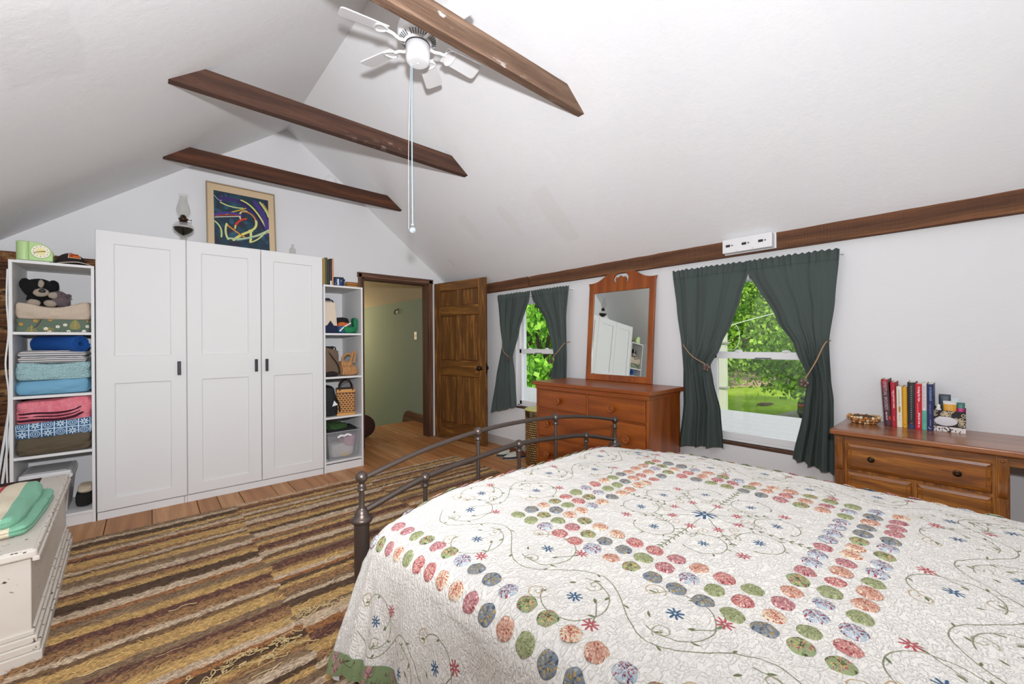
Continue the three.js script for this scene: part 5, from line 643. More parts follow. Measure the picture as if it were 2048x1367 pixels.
curtain('dark green curtain panel beside the desk, tied to the right', [[1.76, -1.025], [1.69, -1.015], [1.35, -0.848], [1.187, -0.755], [0.98, -0.685], [0.779, -0.708], [0.46, -0.765]], [[1.76, -0.52], [1.456, -0.545], [1.21, -0.575], [0.98, -0.567], [0.858, -0.555], [0.41, -0.55]], 1.758, [0.47, 0.414], 1.08, 3.4, 7, 3.036, { label: 'cord tieback with bronze flower on the panel beside the desk', o: [1.211, -0.577], f: [0.975, -0.69] });
curtain('dark green curtain panel beside the open door', [[1.78, -3.68], [1.45, -3.645], [1.181, -3.602], [0.8, -3.71], [0.393, -3.79]], [[1.78, -3.125], [1.7, -3.14], [1.347, -3.31], [1.046, -3.43], [0.8, -3.41], [0.4, -3.37]], 1.762, [0.394, 0.5], 1.08, 3.4, 11, 3.042, { label: 'cord tieback with bronze flower on the panel nearest the door', o: [1.181, -3.61], f: [1.05, -3.43] });
curtain('dark green curtain panel hanging behind the dresser left of the mirror', [[1.78, -3.145], [1.7, -3.12], [1.4, -2.9], [1.05, -2.79], [0.87, -2.84], [0.4, -2.88]], [[1.78, -2.6], [1.45, -2.635], [1.212, -2.63], [0.87, -2.62], [0.41, -2.61]], 1.762, [0.5, 0.45], 1.08, 3.4, 13, 3.042, { label: 'cord tieback with bronze flower on the panel behind the dresser', o: [1.212, -2.63], f: [1.045, -2.785] });
for (const [a, b, lb] of [[-1.56, -0.51, 'slim white rod carrying the curtains beside the desk'], [-3.69, -2.59, 'slim white rod carrying the curtains beside the door']]) { const t = thing('curtain_rod', lb, 'curtain rod', [3.06, 1.72, (a + b) / 2]); part(t, 'rod', bar([3.066, 1.733, a], [3.066, 1.733, b], 0.006), M.white); for (const z of [a + 0.01, b - 0.01]) part(t, 'bracket', bx(3.066, XW, 1.727, 1.739, z - 0.006, z + 0.006, 0.001), M.white); }
// ------------------------------------------------------------------ control box on the wall plate
{
  const t = thing('control_box', 'white ribbed control box with three small displays on the wall timber', 'control box', [3.03, 1.82, -1.02]), x = 3.0, a = -1.165, b = -0.86, y0 = 1.824, y1 = 1.918;
  part(t, 'case', bx(x, 3.066, y0, y1, a, b, 0.006, 2), M.white); part(t, 'base_plate', bx(3.056, 3.07, y0 - 0.004, y1 + 0.002, a - 0.004, b + 0.008, 0.002), M.white); for (let k = 0; k < 10; k++) { const y = y0 + 0.012 + k * 0.0078; part(t, 'rib', bx(x - 0.0015, x + 0.001, y, y + 0.0045, a + 0.006, b - 0.012, 0.0006), M.white); }
  [-1.127, -1.025, -0.925].forEach((z, i) => { const y = 1.872; part(t, 'display', bx(x - 0.003, x, y - 0.008, y + 0.008, z - 0.014, z + 0.014, 0.0008), std(0x2b1417, 0.25)); const kn = lathe([[0, 0], [0.005, 0], [0.005, 0.006], [0, 0.007]], 16); kn.rotateZ(Math.PI / 2); kn.translate(x, y, z + 0.027); part(t, 'dial', kn, std(0x7d8284, 0.5)); }); for (const z of [-1.07, -0.97]) { const kn = lathe([[0, 0], [0.007, 0], [0.007, 0.004], [0, 0.005]], 16); kn.rotateZ(Math.PI / 2); kn.translate(x - 0.001, y0 + 0.012, z); part(t, 'screw_cap', kn, M.white); }
}
// ------------------------------------------------------------------ dresser and mirror
{
  const t = thing('dresser', 'reddish brown wooden dresser with round carved knobs', 'dresser', [2.83, 0, -2.03]), x0 = 2.565, x1 = 3.015, a = -2.575, b = -1.484, C = M.cherry;
  part(t, 'top_board', uvm(bx(2.54, 3.03, 0.842, 0.872, -2.605, -1.455, 0.006, 2), 'z'), C); part(t, 'frieze', uvm(bx(x0 - 0.008, x1, 0.808, 0.842, a - 0.004, b + 0.004, 0.004), 'z', 0.4), C);
  part(t, 'side_panel', uvm(bx(x0, x1, 0.08, 0.81, b - 0.022, b, 0.004), 'y'), C); part(t, 'side_panel', uvm(bx(x0, x1, 0.08, 0.81, a, a + 0.022, 0.004), 'y', 0.7), C); part(t, 'back_panel', bx(x1 - 0.01, x1, 0.08, 0.81, a, b, 0), M.cherry); part(t, 'face_frame', uvm(bx(x0 + 0.006, x0 + 0.02, 0.08, 0.808, a + 0.02, b - 0.02, 0), 'z'), M.cherry); part(t, 'base', uvm(bx(x0 - 0.004, x1, 0.0, 0.09, a - 0.004, b + 0.004, 0.004), 'z', 0.9), C);
  const dr = (z0, z1, y0, y1, knobs, k) => { const f = uvm(plain(extr(shapeOf([[z0, y0], [z1, y0], [z1, y1], [z0, y1]]), 0.02, 0.007, 2)).rotateY(-Math.PI / 2).translate(x0 + 0.012, 0, 0), 'z', k * 0.37, k * 0.13); const d = part(t, 'drawer', f, C); for (const z of knobs) { const y = (y0 + y1) / 2; const kn = lathe([[0, 0], [0.014, 0], [0.013, 0.008], [0.012, 0.014], [0.027, 0.02], [0.031, 0.028], [0.027, 0.036], [0.018, 0.034], [0.013, 0.029], [0.006, 0.034], [0, 0.034]], 24); kn.rotateZ(Math.PI / 2); kn.translate(x0 - 0.008 - t.position.x, y - t.position.y, z - t.position.z); put('knob', kn, M.cherry, d); } };
  dr(-2.54, -2.022, 0.645, 0.8, [-2.3], 1); dr(-2.0, -1.506, 0.645, 0.8, [-1.773], 2); dr(-2.54, -1.506, 0.405, 0.63, [-2.424, -1.644], 3); dr(-2.54, -1.506, 0.115, 0.39, [-2.424, -1.644], 4); part(t, 'divider', uvm(bx(x0 - 0.004, x0 + 0.02, 0.64, 0.806, -2.019, -2.003, 0.002), 'y'), M.cherry);
}
{
  const t = thing('dresser_mirror', 'wooden dresser mirror with a scalloped pierced crest', 'mirror', [3.004, 0.8725, -2.037]); t.rotation.order = 'YXZ'; t.rotation.y = -Math.PI / 2; t.rotation.x = -4.7 * D2R; // local: x along world z, z toward the room
  const w = 0.33, hs = 0.87, s = new THREE.Shape(); s.moveTo(-w, 0); s.lineTo(w, 0); s.lineTo(w, hs - 0.03); s.quadraticCurveTo(w, hs - 0.01, w + 0.012, hs + 0.012); s.lineTo(w - 0.012, hs + 0.01); s.bezierCurveTo(w - 0.1, hs + 0.01, w - 0.13, hs + 0.04, w - 0.19, hs + 0.075); s.bezierCurveTo(w - 0.24, hs + 0.1, 0.05, hs + 0.1, 0, hs + 0.085); s.bezierCurveTo(-0.05, hs + 0.1, -w + 0.24, hs + 0.1, -w + 0.19, hs + 0.075); s.bezierCurveTo(-w + 0.13, hs + 0.04, -w + 0.1, hs + 0.01, -w + 0.012, hs + 0.01); s.lineTo(-w - 0.012, hs + 0.012); s.quadraticCurveTo(-w, hs - 0.01, -w, hs - 0.03); s.closePath();
  const gw = w - 0.05, g0 = 0.055, g1 = 0.785, h = new THREE.Path(); h.moveTo(-gw, g0); h.lineTo(-gw, g1); h.lineTo(gw, g1); h.lineTo(gw, g0); h.closePath(); s.holes.push(h);
  const c = new THREE.Path(); const pts = [[-0.066, 0.862], [-0.078, 0.9], [-0.06, 0.93], [-0.02, 0.945], [0.03, 0.945], [0.066, 0.93], [0.08, 0.9], [0.07, 0.865], [0.052, 0.862], [0.05, 0.875], [0.056, 0.892], [0.044, 0.91], [0.022, 0.906], [0.0, 0.922], [-0.022, 0.906], [-0.044, 0.91], [-0.05, 0.892], [-0.046, 0.87]]; pts.reverse().forEach(([x, y], i) => (i ? c.lineTo(x, y) : c.moveTo(x, y))); c.closePath(); s.holes.push(c);
  put('frame', uvm(plain(extr(s, 0.024, 0.004, 2)).translate(0, 0, -0.012), 'y'), M.cherry, t); const b = new THREE.Shape(); put('mirror_glass', bx(-gw - 0.004, gw + 0.004, g0 - 0.004, g1 + 0.004, -0.004, 0.0, 0), M.mirror, t);
}
// ------------------------------------------------------------------ metal stool and slippers
{
  const t = thing('drum_stool', 'hammered brass drum stool with a yellow top beside the dresser', 'stool', [2.94, 0, -2.9]); const hb = bumpTex(256, 256, (u, v) => { const a = mod(u * 16 + (Math.floor(v * 32) % 2) * 0.5, 1) - 0.5, b = mod(v * 32, 1) - 0.5; return 1 - clamp((a * a + b * b) * 4); }, 1, 1); hb.repeat.set(3, 3);
  const R = 0.15; put('drum', lathe([[0, 0.001], [R, 0.001], [R, 0.53], [R - 0.004, 0.534], [0, 0.534]], 64), std(0xa08a62, 0.28, { metalness: 0.95, bumpMap: hb, bumpScale: 0.006 }), t); put('top_band', lathe([[R + 0.001, 0.47], [R + 0.002, 0.53], [R - 0.005, 0.533]], 64), std(0x8a7a62, 0.2, { metalness: 1 }), t); put('seat_pad', lathe([[0, 0.534], [R + 0.002, 0.534], [R + 0.006, 0.54], [R + 0.004, 0.547], [R - 0.01, 0.551], [0, 0.552]], 64), std(0xd8cf7c, 0.4), t);
}
function slipper(label, [x, z], ry) {
  const t = thing('slipper', label, 'slipper', [x, 0, z], ry, 'pair of slippers by the stool'), out = (u) => { const L = 0.13, a = u * Math.PI * 2, px = Math.cos(a) * L, w = 0.042 + 0.008 * Math.cos(a); return [px, Math.sin(a) * w]; };
  const s = new THREE.Shape(Array.from({ length: 32 }, (_, i) => new THREE.Vector2(...out(i / 32)))); const so = plain(extr(s, 0.014, 0.003)); so.rotateX(-Math.PI / 2); put('sole', so.translate(0, 0.002, 0), std(0xd8d0bc, 0.7), t);
  const ring = (h, k) => (u) => { const [a, b] = out(u); return [a * k, h(a), b * k]; }; const hAt = (px) => lerp(0.06, 0.038, sm(-0.12, 0.12, px));
  put('toe_rand', grid(40, 3, (u, v) => { const [a, b] = out(u); const k = lerp(1.01, 0.97, v); return [a * k, lerp(0.008, 0.03, v), b * k]; }), std(0x2b303c, 0.6, { side: THREE.DoubleSide }), t);
  put('heel_panel', grid(24, 6, (u, v) => { const [a, b] = out(0.25 + u * 0.5); const k = lerp(0.975, 0.8, v); return [a * k, lerp(0.028, 0.068, v), b * k]; }), std(0x7a4526, 0.6, { side: THREE.DoubleSide }), t);
  put('vamp', grid(24, 10, (u, v) => { const px = lerp(0.126, -0.005, v), w = 0.046 * Math.sqrt(Math.max(0, 1 - Math.pow((px - 0.0) / 0.128, 2))) * 0.98, q = (u - 0.5) * 2; return [px, 0.026 + 0.044 * sm(0.135, 0.02, px) * Math.sqrt(Math.max(0, 1 - q * q * 0.98)), q * w]; }), std(0xc9cabd, 0.75, { side: THREE.DoubleSide }), t);
  put('collar', tube([[-0.005, 0.06, 0.04], [-0.004, 0.072, 0.0], [-0.005, 0.06, -0.04]], 0.004, 16, 6), std(0xe6dfcf, 0.8), t); put('insole', plain(extr(new THREE.Shape(Array.from({ length: 24 }, (_, i) => { const q = out(i / 24); return new THREE.Vector2(q[0] * 0.93, q[1] * 0.9); })), 0.004)).rotateX(-Math.PI / 2).translate(0, 0.018, 0), std(0xd6d0c4, 0.85), t);
}
slipper('cream and navy slipper nearer the bed', [2.85, -3.19], Math.PI - 0.38); slipper('cream and navy slipper nearer the wall', [2.87, -3.32], Math.PI - 0.3);
// ------------------------------------------------------------------ desk
{
  const t = thing('oak_desk', 'brown oak desk holding a row of books', 'desk', [2.89, 0, 0.15]), x0 = 2.69, x1 = 3.095, O = M.oak;
  part(t, 'desk_top', uvm(bx(2.655, 3.108, 0.729, 0.757, -0.503, 0.83, 0.007, 2), 'z'), M.oakTop); part(t, 'apron', uvm(bx(x0 + 0.005, x0 + 0.025, 0.684, 0.729, -0.485, 0.82, 0.002), 'z', 0.3), O);
  part(t, 'pedestal', uvm(bx(x0 + 0.008, x1, 0.02, 0.729, -0.487, 0.098, 0.003), 'y'), M.oak); part(t, 'end_panel', uvm(bx(x0 + 0.01, x1, 0, 0.729, 0.79, 0.82, 0.003), 'y'), M.oak); part(t, 'base', uvm(bx(x0 + 0.002, x1, 0, 0.07, -0.49, 0.1, 0.004), 'z'), O);
  const stile = (z0, z1) => { part(t, 'stile', uvm(bx(x0 - 0.001, x0 + 0.02, 0.06, 0.729, z0, z1, 0.002), 'y', z0), O); const s = new THREE.Shape(); s.moveTo(0, 0.72); s.lineTo(-0.016, 0.72); s.bezierCurveTo(-0.018, 0.66, -0.006, 0.64, -0.01, 0.59); s.quadraticCurveTo(-0.013, 0.555, 0, 0.545); s.closePath(); const g = plain(extr(s, z1 - z0 - 0.008, 0.001)); g.translate(x0, 0, z0 + 0.004); part(t, 'corbel', uvm(g, 'y', z0 * 2), O); part(t, 'peg', ball(x0 - 0.017, 0.706, (z0 + z1) / 2, 0.0065), M.oak); };
  stile(-0.487, -0.448); stile(0.059, 0.096);
  const dr = (z0, z1, y0, y1, k, knobs) => { // raised field with a mitred bevel
    const b = 0.016, m = 0.012; const pos = [], R = (i, y, z, x) => [x, y, z]; const ring = (o, x) => [[x, y0 + o, z0 + o], [x, y0 + o, z1 - o], [x, y1 - o, z1 - o], [x, y1 - o, z0 + o]]; const rings = [ring(0, x0 + 0.01), ring(0, x0 - 0.004), ring(0.004, x0 - 0.008), ring(b, x0 - 0.011), ring(b + 0.002, x0 - 0.0085), ring(b + 0.004, x0 - 0.0085)]; for (let q = 0; q + 1 < rings.length; q++) for (let i = 0; i < 4; i++) { const n = (i + 1) % 4, A = rings[q][i], B = rings[q][n], C = rings[q + 1][n], D = rings[q + 1][i]; pos.push(...A, ...B, ...C, ...A, ...C, ...D); } const L = rings[rings.length - 1]; pos.push(...L[0], ...L[1], ...L[2], ...L[0], ...L[2], ...L[3]);
    let g = new THREE.BufferGeometry(); g.setAttribute('position', new THREE.Float32BufferAttribute(pos, 3)); g.computeVertexNormals(); g = uvm(g, 'z', k * 0.41, k * 0.17); const d = part(t, 'drawer', g, O.clone()); d.material.side = THREE.DoubleSide;
    for (const z of knobs) { const y = (y0 + y1) / 2 - 0.002; const bp = lathe([[0, 0], [0.0135, 0], [0.0145, 0.002], [0.012, 0.004], [0.01, 0.003], [0.008, 0.006], [0.0045, 0.008], [0.0045, 0.014], [0.0075, 0.018], [0.0065, 0.022], [0, 0.0235]], 24); bp.rotateZ(Math.PI / 2); bp.translate(x0 - 0.0085 - t.position.x, y - t.position.y, z - t.position.z); put('knob', bp, M.brass, d); } };
  dr(-0.436, 0.049, 0.561, 0.69, 1, [-0.342, -0.052]); dr(-0.436, -0.198, 0.3, 0.546, 2, [-0.22]); dr(-0.18, 0.049, 0.3, 0.546, 3, [-0.16]); dr(-0.436, 0.049, 0.09, 0.285, 4, [-0.342, -0.052]);
}
// --- things on the desk
{
  const y = 0.7575, fx = 2.962, G = 'row of books on the oak desk'; let z = -0.322;
  const spine = (bg, paint) => canvasTex(64, 512, (g, W, Hh) => { g.fillStyle = bg; g.fillRect(0, 0, W, Hh); paint(g, W, Hh); });
  const txt = (g, s, x, y0, size, col, font = 'sans-serif', wt = 'bold', max = 400) => { g.save(); g.translate(x, y0); g.rotate(Math.PI / 2); g.fillStyle = col; g.font = `${wt} ${size}px ${font}`; g.textBaseline = 'middle'; g.fillText(s, 0, 0, max); g.restore(); };
  const B = [
    [0.029, 0.248, 0x5a2028, 'tall red and plum book at the left end of the desk row', spine('#4a2630', (g) => { const q = g.createLinearGradient(0, 0, 64, 140); q.addColorStop(0, '#b3242c'); q.addColorStop(1, '#4a2630'); g.fillStyle = q; g.fillRect(0, 0, 64, 170); g.fillStyle = '#c2352c'; g.beginPath(); g.arc(64, 425, 22, 0, 7); g.fill(); txt(g, 'SPIRITUAL WOUNDS', 30, 20, 44, '#c9b8bd', 'sans-serif', 'normal', 320); txt(g, 'HEAL THE SELF', 26, 360, 18, '#f0e8ea', 'sans-serif', 'bold', 90); }), 0.055],
    [0.02, 0.235, 0xa5182a, 'crimson book second from the left in the desk row', spine('#b01e30', (g) => { txt(g, 'THE WITHIN TURN', 36, 90, 26, '#f4dede', 'sans-serif', 'bold', 210); txt(g, 'a guide', 20, 110, 14, '#f0c8c8', 'sans-serif', 'normal', 150); txt(g, 'AUTHOR', 32, 390, 14, '#f0d0d0', 'sans-serif', 'normal', 70); }), 0.025],
    [0.0205, 0.214, 0xe6e0cc, 'cream book with an ochre oval third in the desk row', spine('#ece6d4', (g) => { txt(g, 'Ancestral Healing', 32, 40, 26, '#3f4438', 'serif', 'normal', 190); g.fillStyle = '#b78a2e'; g.beginPath(); g.ellipse(34, 285, 13, 44, 0, 0, 7); g.fill(); txt(g, 'with the elders', 34, 350, 13, '#5a5a4a', 'serif', 'normal', 100); }), 0.01],
    [0.018, 0.213, 0xdf9f14, 'plain mustard yellow book in the desk row', spine('#e0a31a', (g) => { g.fillStyle = '#4a3810'; g.fillRect(26, 470, 10, 10); }), 0.006],
    [0.029, 0.239, 0x22252b, 'thick black book with dotted spine letters in the desk row', spine('#25282d', (g) => { for (let k = 0; k < 16; k++) { g.fillStyle = '#d8d2c0'; g.fillRect(29, 44 + k * 24, 5, 8); } g.fillStyle = '#b04038'; g.fillRect(22, 448, 22, 10); g.fillStyle = '#2b3560'; g.fillRect(0, 470, 64, 42); }), 0.0],
    [0.023, 0.234, 0xc9132e, 'bright red book with white lettering right of the black one', spine('#cf1530', (g) => { txt(g, 'Crying for One', 38, 30, 30, '#ffffff', 'serif', 'bold', 170); txt(g, 'finding yourself again', 26, 215, 12, '#f8d8d8', 'sans-serif', 'normal', 120); txt(g, 'Molly Mc Crub', 38, 325, 28, '#ffffff', 'sans-serif', 'bold', 130); txt(g, '22', 36, 465, 20, '#ffffff'); }), 0.0],
    [0.0175, 0.238, 0xe4ddd6, 'pale grey and mint green book in the desk row', spine('#e4dedb', (g) => { txt(g, 'Releasing Our Burdens', 32, 30, 24, '#6f6a66', 'serif', 'normal', 240); g.fillStyle = '#62bfa6'; g.fillRect(0, 300, 64, 212); txt(g, 'Vincent Lillis', 32, 330, 22, '#2a5f54', 'serif', 'normal', 110); }), 0.0],
    [0.0235, 0.235, 0x26305e, 'navy blue book at the right end of the desk row', spine('#27305e', (g) => { txt(g, 'at Daybreak', 38, 34, 30, '#9cc3e6', 'serif', 'normal', 150); txt(g, 'clear perch', 34, 220, 26, '#8c94c4', 'serif', 'normal', 110); txt(g, 'ANTHOLOGY', 34, 390, 12, '#c8cce4', 'sans-serif', 'normal', 70); g.strokeStyle = '#d8dcf0'; g.lineWidth = 4; g.beginPath(); g.arc(30, 480, 12, 0.4, 4); g.stroke(); }), 0.0]];
  B.forEach(([w, h, col, lb, sp, lean], i) => { bookThing(lb, [fx - (i % 3) * 0.003, y + w / 2 * Math.sin(lean), z + w / 2], [w, h, 0.135], col, { ry: -Math.PI / 2, lean, spine: sp, group: G }); z += w + 0.0006; });
}
{ // patterned letter holder with tubes
  const y = 0.7575, z0 = -0.138, z1 = -0.028, x0 = 2.978, x1 = 3.045, t = thing('letter_holder', 'black and cream damask box with an oval plaque on the desk', 'box', [(x0 + x1) / 2, y, (z0 + z1) / 2]);
  const dm = canvasTex(256, 256, (g) => { g.fillStyle = '#2a2628'; g.fillRect(0, 0, 256, 256); g.strokeStyle = '#d8c8a4'; g.lineWidth = 6; g.lineCap = 'round'; const r = rng(6); for (let k = 0; k < 20; k++) { const x = r() * 256, yy = r() * 160, s = 12 + r() * 14; g.beginPath(); for (let i = 0; i < 26; i++) { const a = i / 26 * 8 + k, q = s * (1 - i / 30); g.lineTo(x + Math.cos(a) * q, yy + Math.sin(a) * q); } g.stroke(); g.beginPath(); g.moveTo(x, yy + s); g.quadraticCurveTo(x + s, yy + s * 1.4, x + s * 1.6, yy); g.stroke(); } g.fillStyle = '#e9e2dc'; g.fillRect(0, 196, 256, 60); g.fillStyle = '#3a3034'; for (let k = 0; k < 26; k++) { g.beginPath(); g.ellipse(r() * 256, 200 + r() * 52, 5 + r() * 9, 3 + r() * 4, r() * 3, 0, 7); g.fill(); } });
  const fm = std(0xffffff, 0.7, { map: dm }), back = 0.118, front = 0.105;
  const pan = (name, g) => part(t, name, g, fm); const pl = (w, h) => new THREE.PlaneGeometry(w, h); const box = std(0x2a2628, 0.7);
  part(t, 'box_shell', merge([bx(x0, x0 + 0.003, y, y + front, z0, z1, 0), bx(x1 - 0.003, x1, y, y + back, z0, z1, 0), bx(x0, x1, y, y + front + 0.004, z0, z0 + 0.003, 0), bx(x0, x1, y, y + front + 0.004, z1 - 0.003, z1, 0), bx(x0, x1, y, y + 0.003, z0, z1, 0)]), box);
  const f = pl(z1 - z0, front); f.rotateY(-Math.PI / 2); f.translate(x0 - 0.0008, y + front / 2, (z0 + z1) / 2); pan('front_panel', f);
  const ov = lathe([[0, 0.004], [0.9, 0.004], [1, 0.002], [1, 0]], 40); ov.scale(0.041, 1, 0.023); ov.rotateX(Math.PI / 2); ov.rotateY(-Math.PI / 2); ov.translate(x0 - 0.001, y + 0.052, z0 + 0.042); part(t, 'oval_plaque', ov, std(0xdad8dc, 0.5)); for (const k of [0, 1]) part(t, 'raised_script', tube(Array.from({ length: 14 }, (_, i) => [x0 - 0.0055, y + 0.058 - k * 0.013 + 0.004 * Math.sin(i * 2.1 + k), z0 + 0.018 + i * 0.0038]), 0.001, 50, 5), std(0xe6e4e8, 0.5));
  const tubeThing = (lb, z, w, h0, h1, body, cap, xx, band) => { const q = thing('cream_tube', lb, 'tube', [xx, y + 0.004, z]); const g = grid(24, 8, (u, v) => { const a = u * 6.2832, k = v; return [Math.cos(a) * lerp(0.014, 0.0015, k), h0 + (h1 - h0) * v, Math.sin(a) * lerp(w * 0.42, w * 0.5, k)]; }); put('tube_body', g, std(body, 0.4, { side: THREE.DoubleSide }), q); put('cap', lathe([[0, 0], [0.014, 0], [0.014, h0 + 0.002], [0, h0 + 0.002]], 20), std(cap, 0.4), q); put('crimp', bx(-0.002, 0.002, h1 - 0.004, h1 + 0.006, -w * 0.5, w * 0.5, 0.0005), std(body, 0.4), q); if (band) put('label_band', grid(12, 3, (u, v) => { const a = Math.PI * 0.5 + u * Math.PI, k = lerp(band[1], band[2], v); return [Math.cos(a) * lerp(0.0146, 0.0021, k), h0 + (h1 - h0) * k, Math.sin(a) * lerp(w * 0.425, w * 0.505, k)]; }), std(band[0], 0.45, { side: THREE.DoubleSide }), q); };
  tubeThing('dark navy tube standing tallest in the desk box', -0.1, 0.042, 0.02, 0.172, 0x2c3a48, 0x2c3a48, 3.028); tubeThing('yellow and white tube at the front of the desk box', -0.082, 0.046, 0.02, 0.142, 0xdfe0dc, 0xf0f0f0, 3.0, [0xe0a01e, 0.3, 0.92]); tubeThing('teal and magenta tube at the right of the desk box', -0.046, 0.03, 0.02, 0.136, 0x2f6f66, 0x202020, 3.02, [0xd0217c, 0.55, 0.8]); tubeThing('translucent white tube behind the yellow one', -0.066, 0.03, 0.02, 0.156, 0xd4dde2, 0xd4dde2, 3.034);
  const bt = thing('small_bottle', 'tiny white bottle at the left of the desk box', 'bottle', [2.995, y + 0.004, -0.122]); put('bottle_body', lathe([[0, 0], [0.011, 0], [0.011, 0.105], [0.007, 0.11], [0, 0.11]], 20), std(0xf0efe8, 0.4), bt); put('bottle_cap', lathe([[0.0075, 0.108], [0.0075, 0.128], [0, 0.129]], 16), std(0xf4f2e4, 0.4), bt);
}
{ // pebble bowl
  const t = thing('pebble_bowl', 'shallow bowl covered in tan pebbles on the desk', 'bowl', [2.975, 0.7575, -0.408]), R = 0.068; put('bowl_shell', lathe([[0, 0], [0.04, 0], [0.055, 0.008], [0.066, 0.03], [0.068, 0.036], [0.062, 0.034], [0.05, 0.014], [0, 0.01]], 32), std(0x6e4a2c, 0.8), t);
  const r = rng(14), ms = [0xd8b27c, 0xc98a4a, 0xe6d2ae, 0xb8783e, 0x8a5a30, 0xdcc39a].map((c) => std(c, 0.5)), gs = [0, 1].map((k) => jitter(new THREE.SphereGeometry(0.0075, 8, 6), 0.001, 200, k)); for (let row = 0; row < 3; row++) for (let k = 0; k < 26; k++) { const a = (k + row * 0.5 + (r() - 0.5) * 0.4) / 26 * 6.283, rr = [0.05, 0.062, 0.067][row], m = put('pebble', gs[k % 2], ms[Math.floor(r() * 6)], t); m.position.set(Math.cos(a) * rr, 0.008 + row * 0.0125 + r() * 0.003, Math.sin(a) * rr); m.scale.set(0.8 + r() * 0.5, 0.8 + r() * 0.6, 0.8 + r() * 0.5); m.rotation.set(r() * 3, r() * 3, r() * 3); }
  put('dried_moss', at(softBox(0.11, 0.025, 0.11, { r: 0.95, noise: 0.008, freq: 40, seed: 9 }), 0, 0.014, 0), fuzzy(0x5a4630), t);
}
// ------------------------------------------------------------------ outdoors
const GY = -3.0;
{
  const gm = tex(512, 512, (u, v) => { const n = fbm(u * 30, v * 30, 4, 3, 30, 30), m = fbm(u * 6, v * 6, 3, 8, 6, 6); return mixc(mixc(hex(0x86b02c), hex(0xb0d244), n), hex(0x9cb83c), m * 0.5); }, { su: 14, sv: 14 });
  const g = new THREE.PlaneGeometry(260, 260); g.rotateX(-Math.PI / 2); g.translate(40, GY, -20); const lw = struct('ground_lawn', uvm(g, 'x'), std(0xffffff, 1, { map: gm }), 'bright green lawn below the windows'); lw.userData.category = 'lawn';
  const gravel = tex(256, 256, (u, v) => { const n = fbm(u * 60, v * 60, 3, 5, 60, 60); return mixc(hex(0xb6aca0), hex(0xe2dcd2), n); }, { su: 3, sv: 3 }), dirt = tex(256, 256, (u, v) => mixc(hex(0xb39a80), hex(0xd2bca2), fbm(u * 30, v * 30, 3, 6, 30, 30)), { su: 5, sv: 5 });
  const patch = (name, pts, m, y, label) => { const s = new THREE.Shape(); s.moveTo(...pts[0]); s.splineThru(pts.slice(1).map((p) => new THREE.Vector2(...p))); s.closePath(); const q = plain(extr(s, 0.06, 0)); q.rotateX(Math.PI / 2); q.translate(0, y, 0); struct(name, uvm(q, 'x'), m, label); };
  patch('ground_gravel', [[25.5, -7.4], [27.5, -7.2], [31, -6.4], [36, -4.5], [44, -2], [40, 4], [26, 6], [22, 2], [23.6, -5.2]], std(0xffffff, 1, { map: gravel }), GY + 0.06, 'pale gravel drive beside the lawn'); patch('ground_road', [[38, -16], [42, -12], [44, -4], [52, 0], [60, -6], [60, -24], [44, -22]], std(0xffffff, 1, { map: dirt }), GY + 0.065, 'tan dirt lane beyond the lawn');
  SBo('mulch_bed', 'dark mulch patch in the lawn', 'mulch', 1.7, 0.08, 0.7, 30.2, GY, -9.1, std(0x6b5d48, 1));
}
function SBo(name, label, cat, w, h, d, x, y, z, mat) { one(name, label, cat, at(softBox(w, h, d, { r: 0.9, noise: 0.08, freq: 2, seed: 5 }), x, y, z), mat); }
{ // porch roof of ribbed white metal
  const t = thing('porch_roof', 'white ribbed metal porch roof just below the windows', 'roof', [5.3, -0.2, -4]), wm = std(0xa4a9ad, 0.5, { metalness: 0.1 }); part(t, 'deck', bx(XW + WT + 0.02, 7.3, -0.12, -0.02, -12, 2.5, 0), wm); for (let x = XW + WT + 0.1; x < 7.3; x += 0.3) part(t, 'rib', plain(extr(shapeOf([[x - 0.04, -0.021], [x + 0.04, -0.021], [x + 0.02, 0.05], [x - 0.02, 0.05]]), 14.5, 0)).translate(0, 0, -12), wm); for (const z of [-11.8, -4.8, 2.3]) part(t, 'porch_post', bx(7.1, 7.22, GY, -0.12, z - 0.06, z + 0.06, 0.005), wm);
}
{ // service mast and wires
  const t = thing('service_mast', 'weathered pale post standing past the porch roof', 'post', [9.2, GY, -3.57]), pm = std(0xb9bdb0, 0.8); part(t, 'post', uvm(bx(9.13, 9.27, GY, 1.52, -3.63, -3.5, 0.006), 'y'), pm); part(t, 'bracket', merge([bx(9.1, 9.3, 1.15, 1.19, -3.66, -3.47, 0.004), bx(9.1, 9.3, 0.2, 0.24, -3.66, -3.47, 0.004)]), std(0x8f938c, 0.6)); part(t, 'wire_loop', tube([[9.15, 1.5, -3.5], [9.15, 1.55, -3.3], [9.15, 1.3, -3.22], [9.15, 1.05, -3.3], [9.15, 1.02, -3.48]], 0.004, 30, 6), std(0xd2d4d4, 0.5));
  one('overhead_wire', 'thin white service wire crossing the trees', 'wire', tube([[9.2, 1.5, -3.57], [12, 1.86, -3.6], [18, 2.6, -3.4], [28, 4.2, -3]], 0.008, 30, 6), std(0xe2e4e6, 0.5));
}
